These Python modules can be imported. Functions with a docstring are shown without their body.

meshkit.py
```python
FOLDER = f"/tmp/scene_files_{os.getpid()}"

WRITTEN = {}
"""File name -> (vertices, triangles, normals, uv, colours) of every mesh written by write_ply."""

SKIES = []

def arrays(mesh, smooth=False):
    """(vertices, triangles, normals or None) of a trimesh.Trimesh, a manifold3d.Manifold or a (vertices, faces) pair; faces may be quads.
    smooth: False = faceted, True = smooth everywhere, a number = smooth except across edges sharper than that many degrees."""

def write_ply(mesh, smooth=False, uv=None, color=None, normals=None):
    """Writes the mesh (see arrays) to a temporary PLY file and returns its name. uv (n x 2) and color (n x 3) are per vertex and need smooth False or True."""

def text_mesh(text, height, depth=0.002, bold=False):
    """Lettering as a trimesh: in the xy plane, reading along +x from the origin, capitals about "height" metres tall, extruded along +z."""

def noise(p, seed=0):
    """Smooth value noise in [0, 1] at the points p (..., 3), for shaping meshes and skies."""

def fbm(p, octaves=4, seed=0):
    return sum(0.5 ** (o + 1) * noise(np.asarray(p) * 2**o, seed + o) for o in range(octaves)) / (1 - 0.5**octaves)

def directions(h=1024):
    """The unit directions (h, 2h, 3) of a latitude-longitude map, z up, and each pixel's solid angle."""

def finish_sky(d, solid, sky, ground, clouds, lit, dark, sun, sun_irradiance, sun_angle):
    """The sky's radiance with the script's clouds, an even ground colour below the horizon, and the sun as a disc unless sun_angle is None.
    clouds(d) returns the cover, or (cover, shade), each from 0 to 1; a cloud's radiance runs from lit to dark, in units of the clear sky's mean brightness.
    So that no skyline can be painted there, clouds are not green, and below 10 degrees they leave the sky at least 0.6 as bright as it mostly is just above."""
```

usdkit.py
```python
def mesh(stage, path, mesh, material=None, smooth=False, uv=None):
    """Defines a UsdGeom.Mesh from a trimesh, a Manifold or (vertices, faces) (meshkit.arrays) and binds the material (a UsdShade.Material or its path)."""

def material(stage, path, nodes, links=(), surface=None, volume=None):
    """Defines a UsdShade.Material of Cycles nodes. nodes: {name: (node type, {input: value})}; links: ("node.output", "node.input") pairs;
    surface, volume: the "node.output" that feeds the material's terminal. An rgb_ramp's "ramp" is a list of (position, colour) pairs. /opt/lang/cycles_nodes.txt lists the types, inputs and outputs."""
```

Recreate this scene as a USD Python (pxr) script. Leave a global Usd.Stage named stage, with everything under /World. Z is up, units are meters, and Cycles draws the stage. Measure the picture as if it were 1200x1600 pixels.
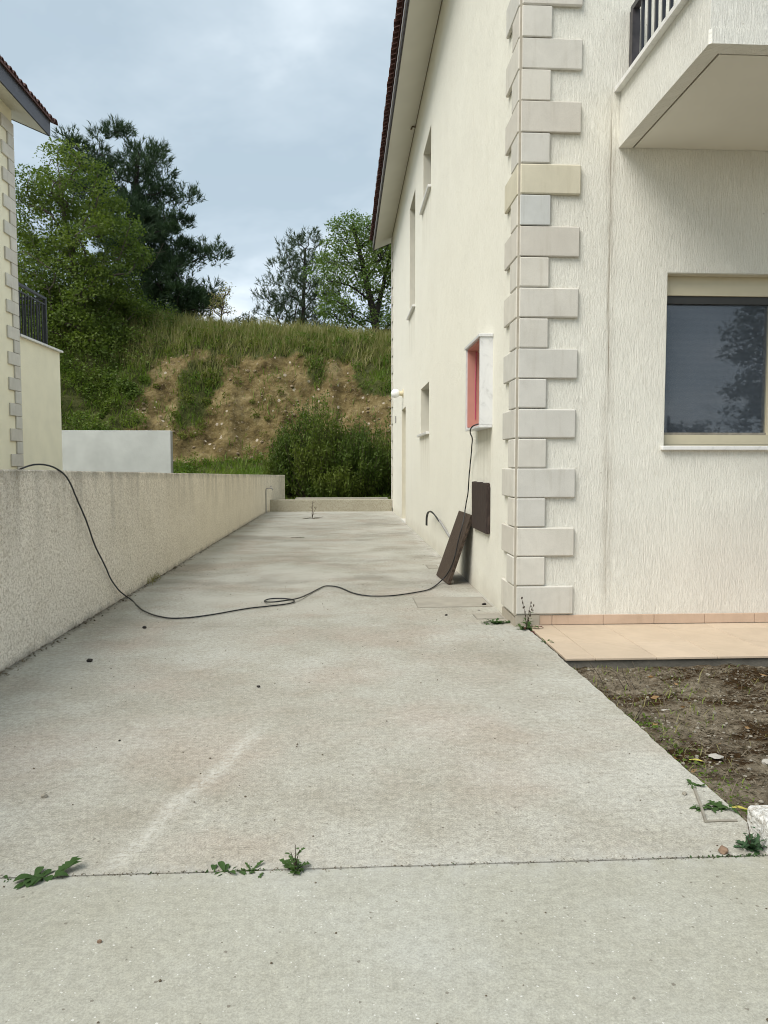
import math, random
import numpy as np, trimesh, usdkit, meshkit
from pxr import Usd, UsdGeom, UsdLux, UsdShade, Gf, Sdf, Vt
from shapely.geometry import Polygon, box as sbox, LineString
from scipy.interpolate import CubicSpline

stage = Usd.Stage.CreateInMemory()
UsdGeom.Xform.Define(stage, '/World'); UsdGeom.Scope.Define(stage, '/World/Looks')
R = np.random.default_rng(11)

# ------------------------------------------------------------------ camera
EYE, PITCH, YAW, EXPOSURE = (0, 0, 1.1), math.radians(3.616), math.radians(3.116), 2.1
cam = UsdGeom.Camera.Define(stage, '/World/camera')
cam.CreateHorizontalApertureAttr(36.0); cam.CreateVerticalApertureAttr(48.0); cam.CreateFocalLengthAttr(34.65)
cam.CreateClippingRangeAttr(Gf.Vec2f(0.05, 2000)); cam.CreateExposureAttr(EXPOSURE)
fw = np.array([math.sin(YAW) * math.cos(PITCH), math.cos(YAW) * math.cos(PITCH), -math.sin(PITCH)])
rt = np.array([math.cos(YAW), -math.sin(YAW), 0]); up = np.cross(rt, fw)
cam.AddTransformOp().Set(Gf.Matrix4d(*rt, 0, *up, 0, *(-fw), 0, *EYE, 1))

# ------------------------------------------------------------------ materials: small graph writer
class Ref(str): pass
OUT = dict(noise_texture='fac', voronoi_texture='distance', rgb_ramp='color', mix='color', math='value', map_range='result', mapping='vector', combine_xyz='vector', geometry='position',
           bump='normal', principled_bsdf='BSDF', diffuse_bsdf='BSDF', translucent_bsdf='BSDF', glossy_bsdf='BSDF', transparent_bsdf='BSDF', mix_closure='closure', add_closure='closure', fresnel='fac',
           wave_texture='fac', texture_coordinate='generated', sky_texture='color', background_shader='background', vector_math='vector', attribute='fac', hsv='color', white_noise_texture='value', separate_xyz='x', object_info='random')
class Graph:
    def __init__(s): s.n, s.l = {}, []
    def __call__(s, kind, out=None, **kw):
        name = f'{kind}_{len(s.n)}'; vals = {}
        for k, v in kw.items():
            if isinstance(v, Ref): s.l.append((str(v), f'{name}.{k}'))
            else: vals[k] = v
        s.n[name] = (kind, vals)
        return Ref(f'{name}.{out or OUT[kind]}')
    def o(s, ref, out): return Ref(ref.split('.')[0] + '.' + out)
    def pos(s): return s('geometry')
    def m(s, op, a, b=0.0, c=0.0): return s('math', math_type=op, value1=a, value2=b, value3=c)
    def rng(s, v, a, b, c=0.0, d=1.0): return s('map_range', value=v, from_min=a, from_max=b, to_min=c, to_max=d, clamp=True)
    def map(s, v, scale=(1, 1, 1), rot=(0, 0, 0), loc=(0, 0, 0)): return s('mapping', vector=v, scale=scale, rotation=rot, location=loc)
    def noise(s, v, scale, detail=4.0, rough=0.55, dist=0.0): return s('noise_texture', vector=v, scale=scale, detail=detail, roughness=rough, distortion=dist)
    def ramp(s, f, *stops): return s('rgb_ramp', fac=f, ramp=list(stops))
    def mix(s, f, a, b, t='mix'): return s('mix', mix_type=t, fac=f, color1=a, color2=b)
    def make(s, name, surf):
        return usdkit.material(stage, '/World/Looks/' + name, s.n, s.l, surface=str(surf))
MATS = {}
def plain(name, col, rough=0.7, var=0.12, scale=20, bump=0.0, bscale=80, spec=0.5, metal=0.0):
    g = Graph(); p = g.pos(); n = g.noise(p, scale, 5)
    c = np.array(col)
    base = g.ramp(n, (0.25, tuple(c * (1 - var))), (0.75, tuple(np.minimum(c * (1 + var), 0.9))))
    kw = {}
    if bump: kw['normal'] = g('bump', height=g.noise(p, bscale, 6, 0.6), strength=0.8, distance=bump)
    return g.make(name, g('principled_bsdf', base_color=base, roughness=rough, specular_ior_level=spec, metallic=metal, **kw))

def concrete(name, kind):
    g = Graph(); p = g.pos(); xyz = g('separate_xyz', vector=p); X, Y = g.o(xyz, 'x'), g.o(xyz, 'y')
    big = g.noise(p, 0.9, 6, 0.6); mid = g.noise(g.map(p, loc=(7, 3, 1)), 4.5, 6, 0.65); fine = g.noise(p, 42, 6, 0.75); grit = g.noise(p, 170, 4, 0.8)
    if kind == 'near':
        c = g.ramp(big, (0.36, (0.315, 0.305, 0.25)), (0.5, (0.342, 0.335, 0.284)), (0.64, (0.368, 0.365, 0.322)))
    else:
        c = g.ramp(big, (0.36, (0.30, 0.28, 0.232)), (0.5, (0.345, 0.331, 0.282)), (0.64, (0.385, 0.375, 0.33)))
        c = g.mix(g.m('multiply', g.rng(g.noise(g.map(p, loc=(31, 5, 2)), 1.6, 4), 0.46, 0.64), 0.5), c, (0.345, 0.29, 0.238))       # pinkish worn patches
        c = g.mix(g.m('multiply', g.rng(g.noise(g.map(p, loc=(3, 15, 2)), 1.3, 5), 0.5, 0.66), 0.6), c, (0.425, 0.415, 0.37))      # pale worn patches
    c = g.mix(g.m('multiply', g.rng(mid, 0.46, 0.60), 0.38 if kind == 'far' else 0.25), c, g.mix(1.0, c, (0.82, 0.80, 0.75), 'multiply'))
    c = g.mix(g.m('multiply', g.rng(g.noise(g.map(p, loc=(17, 2, 8)), 11, 6, 0.7), 0.52, 0.64), 0.45 if kind == 'far' else 0.25), c, g.mix(1.0, c, (1.16, 1.17, 1.18), 'multiply'))
    c = g.mix(0.34 if kind == 'near' else 0.55, c, g.mix(1.0, c, g.ramp(fine, (0.36, (0.62, 0.60, 0.57)), (0.5, (1, 1, 1)), (0.64, (1.36, 1.35, 1.32))), 'multiply'))
    c = g.mix(0.36 if kind == 'near' else 0.6, c, g.mix(1.0, c, g.ramp(grit, (0.36, (0.5, 0.49, 0.47)), (0.5, (1, 1, 1)), (0.64, (1.5, 1.5, 1.47))), 'multiply'))
    wp = g('vector_math', math_type='add', vector1=p, vector2=g.map(g.o(g('noise_texture', vector=p, scale=140.0, detail=2.0), 'color'), scale=(0.008, 0.008, 0.008)))
    v = g('voronoi_texture', vector=wp, scale=95.0); cell = g('separate_xyz', vector=g.o(v, 'color'))
    lim = g.m('multiply', g.rng(cell, 0.62 if kind == 'near' else 0.84, 1.0), 0.22)
    c = g.mix(g.m('multiply', g.m('less_than', v, lim), 0.75), c, (0.62, 0.61, 0.57))                                           # pale chips of aggregate
    v2 = g('voronoi_texture', vector=g.map(wp, loc=(4, 9, 0)), scale=60.0); cell2 = g('separate_xyz', vector=g.o(v2, 'color'))
    c = g.mix(g.m('multiply', g.m('less_than', v2, g.m('multiply', g.rng(cell2, 0.90, 1.0), 0.28)), 0.7), c, (0.13, 0.11, 0.085))  # dark specks
    if kind != 'near':
        band = g.noise(g.map(p, scale=(0.75, 1.0, 1), loc=(2, 0.35, 0)), 1.0, 7, 0.64, 0.4)
        far = g.rng(Y, 4.6, 6.3)
        c = g.mix(g.m('multiply', g.m('multiply', g.rng(band, 0.54, 0.62), far), 0.45), c, (0.19, 0.172, 0.138))                      # old puddle stains
        c = g.mix(g.m('multiply', g.m('multiply', g.rng(band, 0.50, 0.34), far), 0.8), c, (0.45, 0.435, 0.38))
        pud = g.m('multiply', g.rng(g.m('absolute', g.m('subtract', Y, g.m('add', 6.55, g.m('multiply', g.noise(p, 1.1, 4), 0.9)))), 0.75, 0.1), g.rng(g.noise(g.map(p, loc=(5, 5, 5)), 2.2, 5), 0.42, 0.62))
        c = g.mix(g.m('multiply', pud, 0.45), c, (0.17, 0.155, 0.125))
        # scuff of pale cement
        q = g.map(p, loc=(0.645, -1.968, 0)); sx = g('separate_xyz', vector=g.map(q, rot=(0, 0, -1.308)))
        along, across = g.o(sx, 'x'), g.m('absolute', g.m('add', g.o(sx, 'y'), g.m('multiply', g.m('subtract', g.noise(p, 3.0, 2), 0.5), 0.09)))
        scuff = g.m('multiply', g.m('multiply', g.rng(across, 0.055, 0.005), g.rng(along, 1.25, 0.95)), g.m('multiply', g.rng(along, -0.1, 0.1), g.rng(g.noise(p, 45, 6, 0.8), 0.42, 0.58)))
        c = g.mix(g.m('multiply', scuff, 0.7), c, (0.53, 0.515, 0.46))
        # cement droppings along the house, dirt along the boundary wall
        spl = g.m('multiply', g.rng(X, 0.98, 1.13), g.rng(g.noise(p, 5.5, 5, 0.7), 0.46, 0.6)); spl = g.m('multiply', spl, g.rng(Y, 6.9, 8.0))
        c = g.mix(g.m('multiply', spl, 0.8), c, (0.52, 0.50, 0.45))
        drt = g.m('multiply', g.rng(g.m('add', X, g.m('multiply', g.noise(p, 4, 5, 0.7), 0.22)), -1.64, -1.765), g.rng(Y, 12, 6, 0.5, 1.0))
        c = g.mix(g.m('multiply', drt, 0.8), c, (0.085, 0.075, 0.055))
    edge = g.m('multiply', g.rng(g.m('absolute', g.m('subtract', Y, 1.96)), 0.09, 0.0), g.rng(g.noise(p, 14, 5), 0.42, 0.62))
    c = g.mix(g.m('multiply', edge, 0.5), c, (0.40, 0.395, 0.36))
    bump = g('bump', height=g.m('add', g.m('multiply', fine, 0.7), g.m('multiply', grit, 0.3)), strength=0.55 if kind == 'near' else 0.8, distance=0.004)
    return g.make(name, g('principled_bsdf', base_color=c, roughness=0.85, specular_ior_level=0.3, normal=bump))

def stucco(name, col, stain=False, amp=1.0):
    """trowelled render with vertical scratches"""
    g = Graph(); p = g.pos(); xyz = g('separate_xyz', vector=p); X, Y, Z = g.o(xyz, 'x'), g.o(xyz, 'y'), g.o(xyz, 'z')
    u = g.m('add', X, Y)
    gv = g('combine_xyz', x=g.m('multiply', u, 150.0), y=0.0, z=g.m('multiply', Z, 13.0))
    gr = g.noise(gv, 1.0, 4, 0.7, 0.3); gv2 = g('combine_xyz', x=g.m('multiply', u, 62.0), y=3.0, z=g.m('multiply', Z, 4.0)); gr2 = g.noise(gv2, 1.0, 5, 0.7, 0.25)
    groove = g.m('add', g.rng(gr, 0.38, 0.54), g.m('multiply', g.rng(g.m('absolute', g.m('subtract', gr2, 0.48)), 0.0, 0.07), 0.55))
    big = g.noise(p, 1.1, 5, 0.6); c0 = np.array(col)
    c = g.ramp(big, (0.3, tuple(c0 * (0.975, 0.97, 0.96))), (0.7, tuple(np.minimum(c0 * (1.02, 1.02, 1.01), 0.85))))
    c = g.mix(g.m('multiply', g.rng(g.noise(g.map(p, loc=(8, 8, 8)), 90, 4, 0.7), 0.40, 0.33), 0.4), c, tuple(c0 * (0.6, 0.56, 0.48)))
    c = g.mix(g.m('multiply', g.rng(gr, 0.42, 0.33), 0.45 * amp), c, tuple(c0 * (0.66, 0.62, 0.54)))                               # darker colour low in the scratches
    run = g.noise(g('combine_xyz', x=g.m('multiply', u, 6.0), y=1.0, z=g.m('multiply', Z, 0.35)), 1.0, 5, 0.65)
    c = g.mix(g.m('multiply', g.rng(run, 0.58, 0.75), 0.12), c, tuple(c0 * (0.74, 0.69, 0.58)))
    if stain:
        wob = g.m('multiply', g.m('subtract', g.noise(g('combine_xyz', x=0.0, y=0.0, z=g.m('multiply', Z, 1.6)), 1.0, 4), 0.5), 0.05)
        d = g.m('absolute', g.m('subtract', g.m('add', X, wob), g.m('add', 1.797, g.m('multiply', Z, -0.006))))
        line = g.m('multiply', g.rng(d, 0.055, 0.0), g.rng(g.noise(g('combine_xyz', x=g.m('multiply', X, 60.0), y=0.0, z=g.m('multiply', Z, 2.5)), 1.0, 4), 0.38, 0.66))
        line = g.m('add', line, g.m('multiply', g.m('multiply', g.rng(d, 0.007, 0.002), 0.6), g.rng(Z, 1.5, 1.9, 0.25, 1.0))); line = g.m('multiply', line, g.m('multiply', g.rng(Z, 3.65, 3.3), g.rng(Z, 0.06, 0.4, 0.8, 1.0)))
        c = g.mix(g.m('multiply', line, 0.62), c, (0.30, 0.255, 0.19))
        low = g.m('multiply', g.rng(g.m('add', Z, g.m('multiply', big, 0.5)), 1.15, 0.65), g.rng(X, 1.75, 2.6)); c = g.mix(g.m('multiply', low, 0.3), c, (0.66, 0.57, 0.49))
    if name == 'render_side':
        st = g.noise(g('combine_xyz', x=g.m('multiply', Y, 16.0), y=2.0, z=g.m('multiply', Z, 0.8)), 1.0, 5, 0.7)  # streaked shade under sills and niche, painted together with the dirt runs
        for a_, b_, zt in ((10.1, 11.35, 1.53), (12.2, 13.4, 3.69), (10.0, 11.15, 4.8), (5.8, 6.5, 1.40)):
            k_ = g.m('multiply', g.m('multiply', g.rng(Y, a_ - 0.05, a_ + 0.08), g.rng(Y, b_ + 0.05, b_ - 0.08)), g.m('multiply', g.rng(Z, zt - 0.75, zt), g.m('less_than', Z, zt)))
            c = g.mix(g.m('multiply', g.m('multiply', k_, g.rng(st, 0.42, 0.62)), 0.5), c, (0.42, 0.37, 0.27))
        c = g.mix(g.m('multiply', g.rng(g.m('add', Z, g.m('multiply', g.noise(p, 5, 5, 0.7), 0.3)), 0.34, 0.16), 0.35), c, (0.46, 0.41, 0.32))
    spot = g('voronoi_texture', vector=p, scale=24.0); cell = g('separate_xyz', vector=g.o(spot, 'color'))
    c = g.mix(g.m('multiply', g.m('less_than', spot, g.m('multiply', g.rng(cell, 0.94, 1.0), 0.16)), 0.5), c, (0.36, 0.31, 0.24))
    calm = g.rng(g.noise(g.map(p, loc=(1, 6, 2)), 3.2, 4, 0.6), 0.35, 0.6, 0.65, 1.0)
    bump = g('bump', height=g.m('add', g.m('multiply', groove, calm), g.m('multiply', g.noise(p, 95, 4, 0.75), 1.5)), strength=0.75 * amp, distance=0.004)
    return g.make(name, g('principled_bsdf', base_color=c, roughness=0.9, specular_ior_level=0.2, normal=bump))

def roughcast(name, near, far, dirt=True):
    g = Graph(); p = g.pos(); xyz = g('separate_xyz', vector=p); X, Y, Z = g.o(xyz, 'x'), g.o(xyz, 'y'), g.o(xyz, 'z')
    c = g.mix(g.rng(g.m('add', Y, g.m('multiply', g.noise(p, 1.0, 4), 3.0)), 6.0, 12.0), near, far)
    c = g.mix(g.m('multiply', g.rng(g.noise(p, 2.6, 5, 0.6), 0.45, 0.7), 0.35), c, g.mix(1.0, c, (0.78, 0.76, 0.72), 'multiply'))
    lump = g.noise(p, 58, 4, 0.65, 1.0); lump2 = g.noise(p, 30, 4, 0.6, 0.6)
    c = g.mix(g.m('multiply', g.rng(lump, 0.52, 0.42), 0.7), c, g.mix(1.0, c, (0.55, 0.51, 0.45), 'multiply'))
    if dirt:
        top = g.m('add', 1.141, g.m('multiply', Y, -0.0152)); d = g.m('subtract', top, Z)
        st = g.noise(g('combine_xyz', x=g.m('multiply', g.m('add', X, Y), 5.5), y=0.0, z=g.m('multiply', Z, 0.6)), 1.0, 5, 0.7)
        c = g.mix(g.m('multiply', g.m('multiply', g.rng(d, 0.6, 0.0), g.rng(st, 0.42, 0.68)), 0.5), c, (0.20, 0.175, 0.135))
        c = g.mix(g.m('multiply', g.m('multiply', g.rng(d, 0.075, 0.01), g.rng(g.noise(p, 6, 5), 0.35, 0.6)), 0.55), c, (0.17, 0.155, 0.125))
        c = g.mix(g.m('multiply', g.rng(g.m('add', Z, g.m('multiply', g.noise(p, 7, 5, 0.7), 0.16)), 0.13, 0.03), 0.85), c, (0.10, 0.088, 0.062))
    bump = g('bump', height=g.m('add', lump, g.m('multiply', lump2, 0.8)), strength=0.9, distance=0.017)
    return g.make(name, g('principled_bsdf', base_color=c, roughness=0.95, specular_ior_level=0.15, normal=bump))

def marble(name, col):
    g = Graph(); p = g.pos(); w = g.noise(g.map(p, scale=(1, 1, 0.6)), 7, 8, 0.65, 2.2)
    c = g.ramp(w, (0.34, tuple(np.array(col) * 0.80)), (0.44, tuple(np.array(col) * 0.94)), (0.6, col), (0.75, tuple(np.array(col) * 0.92)))
    return g.make(name, g('principled_bsdf', base_color=c, roughness=0.35))
def stone(name, col):
    g = Graph(); p = g.pos(); c0 = np.array(col)
    c = g.ramp(g.noise(p, 5, 6, 0.6, 0.8), (0.3, tuple(c0 * 0.93)), (0.7, tuple(c0 * 1.05)))
    c = g.mix(0.5, c, g.mix(1.0, c, g.ramp(g.noise(p, 300, 3, 0.7), (0.3, (0.78, 0.77, 0.75)), (0.6, (1.1, 1.1, 1.1))), 'multiply'))
    X_ = g('separate_xyz', vector=p); run = g.noise(g('combine_xyz', x=g.m('multiply', g.m('add', g.o(X_, 'x'), g.o(X_, 'y')), 22.0), y=0.0, z=g.m('multiply', g.o(X_, 'z'), 2.2)), 1.0, 5, 0.65)
    c = g.mix(g.m('multiply', g.rng(run, 0.52, 0.68), 0.35), c, tuple(c0 * (0.72, 0.69, 0.63))); c = g.mix(g.m('multiply', g.rng(g.noise(g.map(p, loc=(9, 1, 3)), 3.0, 6, 0.7), 0.5, 0.64), 0.4), c, tuple(np.minimum(c0 * (1.16, 1.16, 1.17), 0.8)))
    return g.make(name, g('principled_bsdf', base_color=c, roughness=0.75, specular_ior_level=0.3, normal=g('bump', height=g.noise(p, 350, 3, 0.7), strength=0.35, distance=0.0015)))
def leafmat(name, a, b, trans=0.35, rough=0.55):
    g = Graph(); p = g.pos()
    f = g.m('add', g.m('multiply', g.noise(p, 0.9, 3), 0.75), g.m('multiply', g('geometry', out='random_per_island'), 0.35))
    c = g.ramp(f, (0.3, a), (0.8, b))
    d = g('principled_bsdf', base_color=c, roughness=rough, specular_ior_level=0.25)
    t = g('translucent_bsdf', color=g.mix(1.0, c, (1.1, 1.25, 0.6), 'multiply'))
    return g.make(name, g('mix_closure', fac=trans, closure1=d, closure2=t))
def wood(name, col):
    g = Graph(); p = g.pos()
    w = g('wave_texture', vector=g.map(p, scale=(3, 3, 1.1)), scale=9.0, distortion=7.0, detail=4.0, detail_scale=1.3, wave_type='rings')
    c = g.ramp(w, (0.0, tuple(np.array(col) * 0.55)), (0.6, col), (1.0, tuple(np.array(col) * 1.7)))
    c = g.mix(0.4, c, g.ramp(g.noise(g.map(p, scale=(1, 1, 0.2)), 120, 4), (0.3, tuple(np.array(col) * 0.5)), (0.7, tuple(np.array(col) * 1.6))))
    return g.make(name, g('principled_bsdf', base_color=c, roughness=0.7, specular_ior_level=0.25, normal=g('bump', height=w, strength=0.5, distance=0.003)))

M = dict(
    slab_near=concrete('concrete_apron', 'near'), slab=concrete('concrete_drive', 'far'),
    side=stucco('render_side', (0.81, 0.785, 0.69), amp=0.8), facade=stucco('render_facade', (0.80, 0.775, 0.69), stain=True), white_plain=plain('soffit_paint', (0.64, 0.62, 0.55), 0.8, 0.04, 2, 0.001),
    reveal=plain('reveal_paint', (0.60, 0.57, 0.47), 0.85, 0.06, 6, 0.002), balcony=stucco('render_balcony', (0.78, 0.765, 0.70)),
    left_render=plain('pale_yellow_render', (0.76, 0.71, 0.54), 0.9, 0.06, 3, 0.004, 60),
    boundary=roughcast('roughcast_wall', (0.82, 0.76, 0.66), (0.83, 0.76, 0.625)), whitewall=roughcast('roughcast_white', (0.70, 0.69, 0.65), (0.72, 0.71, 0.66), False),
    kerb=roughcast('roughcast_kerb', (0.5, 0.47, 0.39), (0.46, 0.43, 0.34), False), plaster=plain('grey_white_plaster', (0.50, 0.515, 0.49), 0.9, 0.12, 2.2, 0.004, 30),
    marble=marble('white_marble', (0.66, 0.66, 0.655)), sill=marble('sill_marble', (0.70, 0.69, 0.66)), pink=plain('pink_board', (0.50, 0.23, 0.185), 0.8, 0.06, 8), pinkline=plain('magenta_cord', (0.45, 0.05, 0.14), 0.7),
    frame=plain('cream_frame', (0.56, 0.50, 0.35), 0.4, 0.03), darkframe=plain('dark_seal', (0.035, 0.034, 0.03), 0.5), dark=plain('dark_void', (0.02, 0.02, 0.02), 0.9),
    fascia=plain('slate_fascia', (0.055, 0.058, 0.072), 0.6, 0.15, 6), fascia_brown=plain('brown_fascia', (0.03, 0.024, 0.026), 0.55, 0.25, 8), metal=plain('pale_metal_edge', (0.45, 0.43, 0.42), 0.4), tile=plain('roof_clay', (0.085, 0.036, 0.028), 0.8, 0.35, 5, 0.004, 40),
    iron=plain('black_iron', (0.014, 0.016, 0.022), 0.35, 0.2), rust=plain('rusty_iron', (0.035, 0.03, 0.032), 0.45, 0.6, 14), brown=wood('brown_wood', (0.062, 0.044, 0.032)), brown2=wood('brown_shutter', (0.044, 0.031, 0.026)),
    skirt=stone('skirting_clay', (0.50, 0.365, 0.265)), porch_dark=plain('porch_edge', (0.115, 0.105, 0.085), 0.9, 0.35, 9, 0.004), grout=plain('grey_grout', (0.37, 0.33, 0.26), 0.9),
    porch0=stone('porch_tile_a', (0.47, 0.375, 0.275)), porch1=stone('porch_tile_b', (0.455, 0.365, 0.27)), porch2=stone('porch_tile_c', (0.485, 0.39, 0.29)),
    cable=plain('black_rubber', (0.012, 0.012, 0.012), 0.45), pvc=plain('grey_pvc', (0.5, 0.49, 0.46), 0.5), galv=plain('galvanised', (0.30, 0.29, 0.27), 0.5, 0.3, 40), globe=plain('white_globe', (0.82, 0.82, 0.80), 0.25, 0.02), beige=plain('beige_plastic', (0.6, 0.53, 0.36), 0.4),
    bark=plain('bark', (0.075, 0.06, 0.045), 0.95, 0.4, 12, 0.01, 25), darkbark=plain('dark_bark', (0.028, 0.023, 0.018), 0.95, 0.3, 12, 0.01, 25), deadstem=plain('dead_stem', (0.15, 0.115, 0.075), 0.9, 0.4, 60), wirestem=plain('dark_stem', (0.05, 0.035, 0.022), 0.9),
    pebble=plain('pebble_grey', (0.25, 0.225, 0.18), 0.9, 0.35, 40), pebble_b=plain('pebble_brown', (0.20, 0.13, 0.085), 0.9, 0.3, 40), dropping=plain('black_crumb', (0.018, 0.015, 0.012), 0.9), pebble_w=plain('pebble_white', (0.34, 0.32, 0.28), 0.9, 0.1, 40),
    yellow_scrub=leafmat('leaf_yellowish', (0.11, 0.13, 0.022), (0.24, 0.24, 0.06)), bank_stone=plain('bank_stone', (0.25, 0.19, 0.12), 0.95, 0.25, 9), leaf_y=plain('yellow_leaf', (0.42, 0.37, 0.07), 0.6, 0.25, 50), leaf_b=plain('brown_leaf', (0.22, 0.13, 0.05), 0.7, 0.3, 50), cover=plain('inspection_concrete', (0.31, 0.285, 0.235), 0.9, 0.15, 7, 0.003, 90), strip=plain('grey_strip', (0.23, 0.21, 0.17), 0.8, 0.3, 30),
    deciduous=leafmat('leaf_fresh', (0.08, 0.12, 0.022), (0.20, 0.245, 0.045)), deciduous2=leafmat('leaf_light', (0.095, 0.15, 0.035), (0.22, 0.28, 0.075)), pine=leafmat('needle_dark', (0.026, 0.05, 0.022), (0.065, 0.105, 0.04), 0.15), pine2=leafmat('needle_grey', (0.04, 0.062, 0.032), (0.095, 0.125, 0.062), 0.2),
    broom=leafmat('leaf_broom', (0.062, 0.10, 0.014), (0.19, 0.215, 0.032), 0.32), scrub=leafmat('leaf_scrub', (0.07, 0.125, 0.016), (0.19, 0.23, 0.04)), grass=leafmat('grass_green', (0.11, 0.175, 0.022), (0.28, 0.31, 0.065)), dry=leafmat('grass_dry', (0.20, 0.19, 0.07), (0.34, 0.29, 0.14), 0.25),
    weed=leafmat('weed_leaf', (0.035, 0.075, 0.018), (0.095, 0.155, 0.04), 0.2), weed_red=leafmat('weed_red', (0.10, 0.03, 0.03), (0.16, 0.06, 0.05), 0.2), weed_blue=leafmat('weed_blue', (0.045, 0.09, 0.04), (0.09, 0.145, 0.075), 0.2), litter=leafmat('litter', (0.09, 0.07, 0.045), (0.26, 0.215, 0.155), 0.1),
)
QUOIN = [stone(f'quoin_{i}', c) for i, c in enumerate([(0.545, 0.52, 0.46), (0.525, 0.507, 0.457), (0.57, 0.54, 0.472), (0.51, 0.488, 0.435), (0.525, 0.492, 0.43), (0.49, 0.495, 0.47), (0.54, 0.50, 0.385)])]
g = Graph(); gl = g('glossy_bsdf', color=(0.84, 0.89, 0.95), roughness=0.02, normal=g('bump', height=g.noise(g.pos(), 3.0, 2), strength=0.04, distance=0.004))
M['glass'] = g.make('window_glass', g('mix_closure', fac=g('fresnel', IOR=2.7), closure1=g('transparent_bsdf', color=(0.35, 0.37, 0.38)), closure2=gl))
g = Graph(); p = g.pos(); w1 = g('wave_texture', vector=g.map(p, scale=(0.5, 1, 1)), scale=7.0, distortion=1.6, detail=1.0, detail_scale=2.2, bands_direction='z')
M['screen'] = g.make('insect_screen', g('mix_closure', fac=0.24, closure1=g('transparent_bsdf'), closure2=g('diffuse_bsdf', color=g.ramp(w1, (0.0, (0.082, 0.092, 0.105)), (1.0, (0.09, 0.101, 0.114))))))
# soil of the bed: brown earth, moss patches, pale grit
g = Graph(); p = g.pos()
c = g.ramp(g.noise(p, 16, 7, 0.75), (0.28, (0.075, 0.058, 0.038)), (0.5, (0.20, 0.165, 0.115)), (0.72, (0.38, 0.325, 0.24)))
c = g.mix(g.rng(g.noise(g.map(p, scale=(0.7, 1.5, 1), loc=(2.4, 1.1, 0)), 2.4, 6, 0.72), 0.46, 0.55), c, g.ramp(g.noise(p, 70, 4), (0.3, (0.02, 0.011, 0.004)), (0.7, (0.066, 0.036, 0.011))))
c = g.mix(g.rng(g.noise(p, 45, 5, 0.8), 0.61, 0.66), c, (0.42, 0.385, 0.32))
M['soil'] = g.make('bed_soil', g('principled_bsdf', base_color=c, roughness=0.95, specular_ior_level=0.15, normal=g('bump', height=g.noise(p, 60, 6, 0.75), strength=1.0, distance=0.02)))
# earth bank: ochre subsoil with stones; where plants cover it (primvar cover) dark humus
g = Graph(); p = g.pos(); cov = g('attribute', attribute='cover')
c = g.ramp(g.noise(g.map(p, scale=(1, 1, 1.6)), 1.1, 8, 0.7), (0.34, (0.06, 0.043, 0.018)), (0.46, (0.155, 0.115, 0.048)), (0.56, (0.235, 0.18, 0.083)), (0.68, (0.34, 0.275, 0.15)))
c = g.mix(g.rng(g.noise(p, 9, 6, 0.8), 0.56, 0.72), c, (0.40, 0.33, 0.215)); c = g.mix(g.rng(g.noise(g.map(p, loc=(3, 3, 3)), 6, 6, 0.8), 0.55, 0.7), c, (0.075, 0.05, 0.032))
v = g('voronoi_texture', vector=p, scale=6.0); cell = g('separate_xyz', vector=g.o(v, 'color'))
c = g.mix(g.m('less_than', v, g.m('multiply', g.rng(cell, 0.75, 1.0), 0.35)), c, (0.47, 0.40, 0.31))
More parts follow.
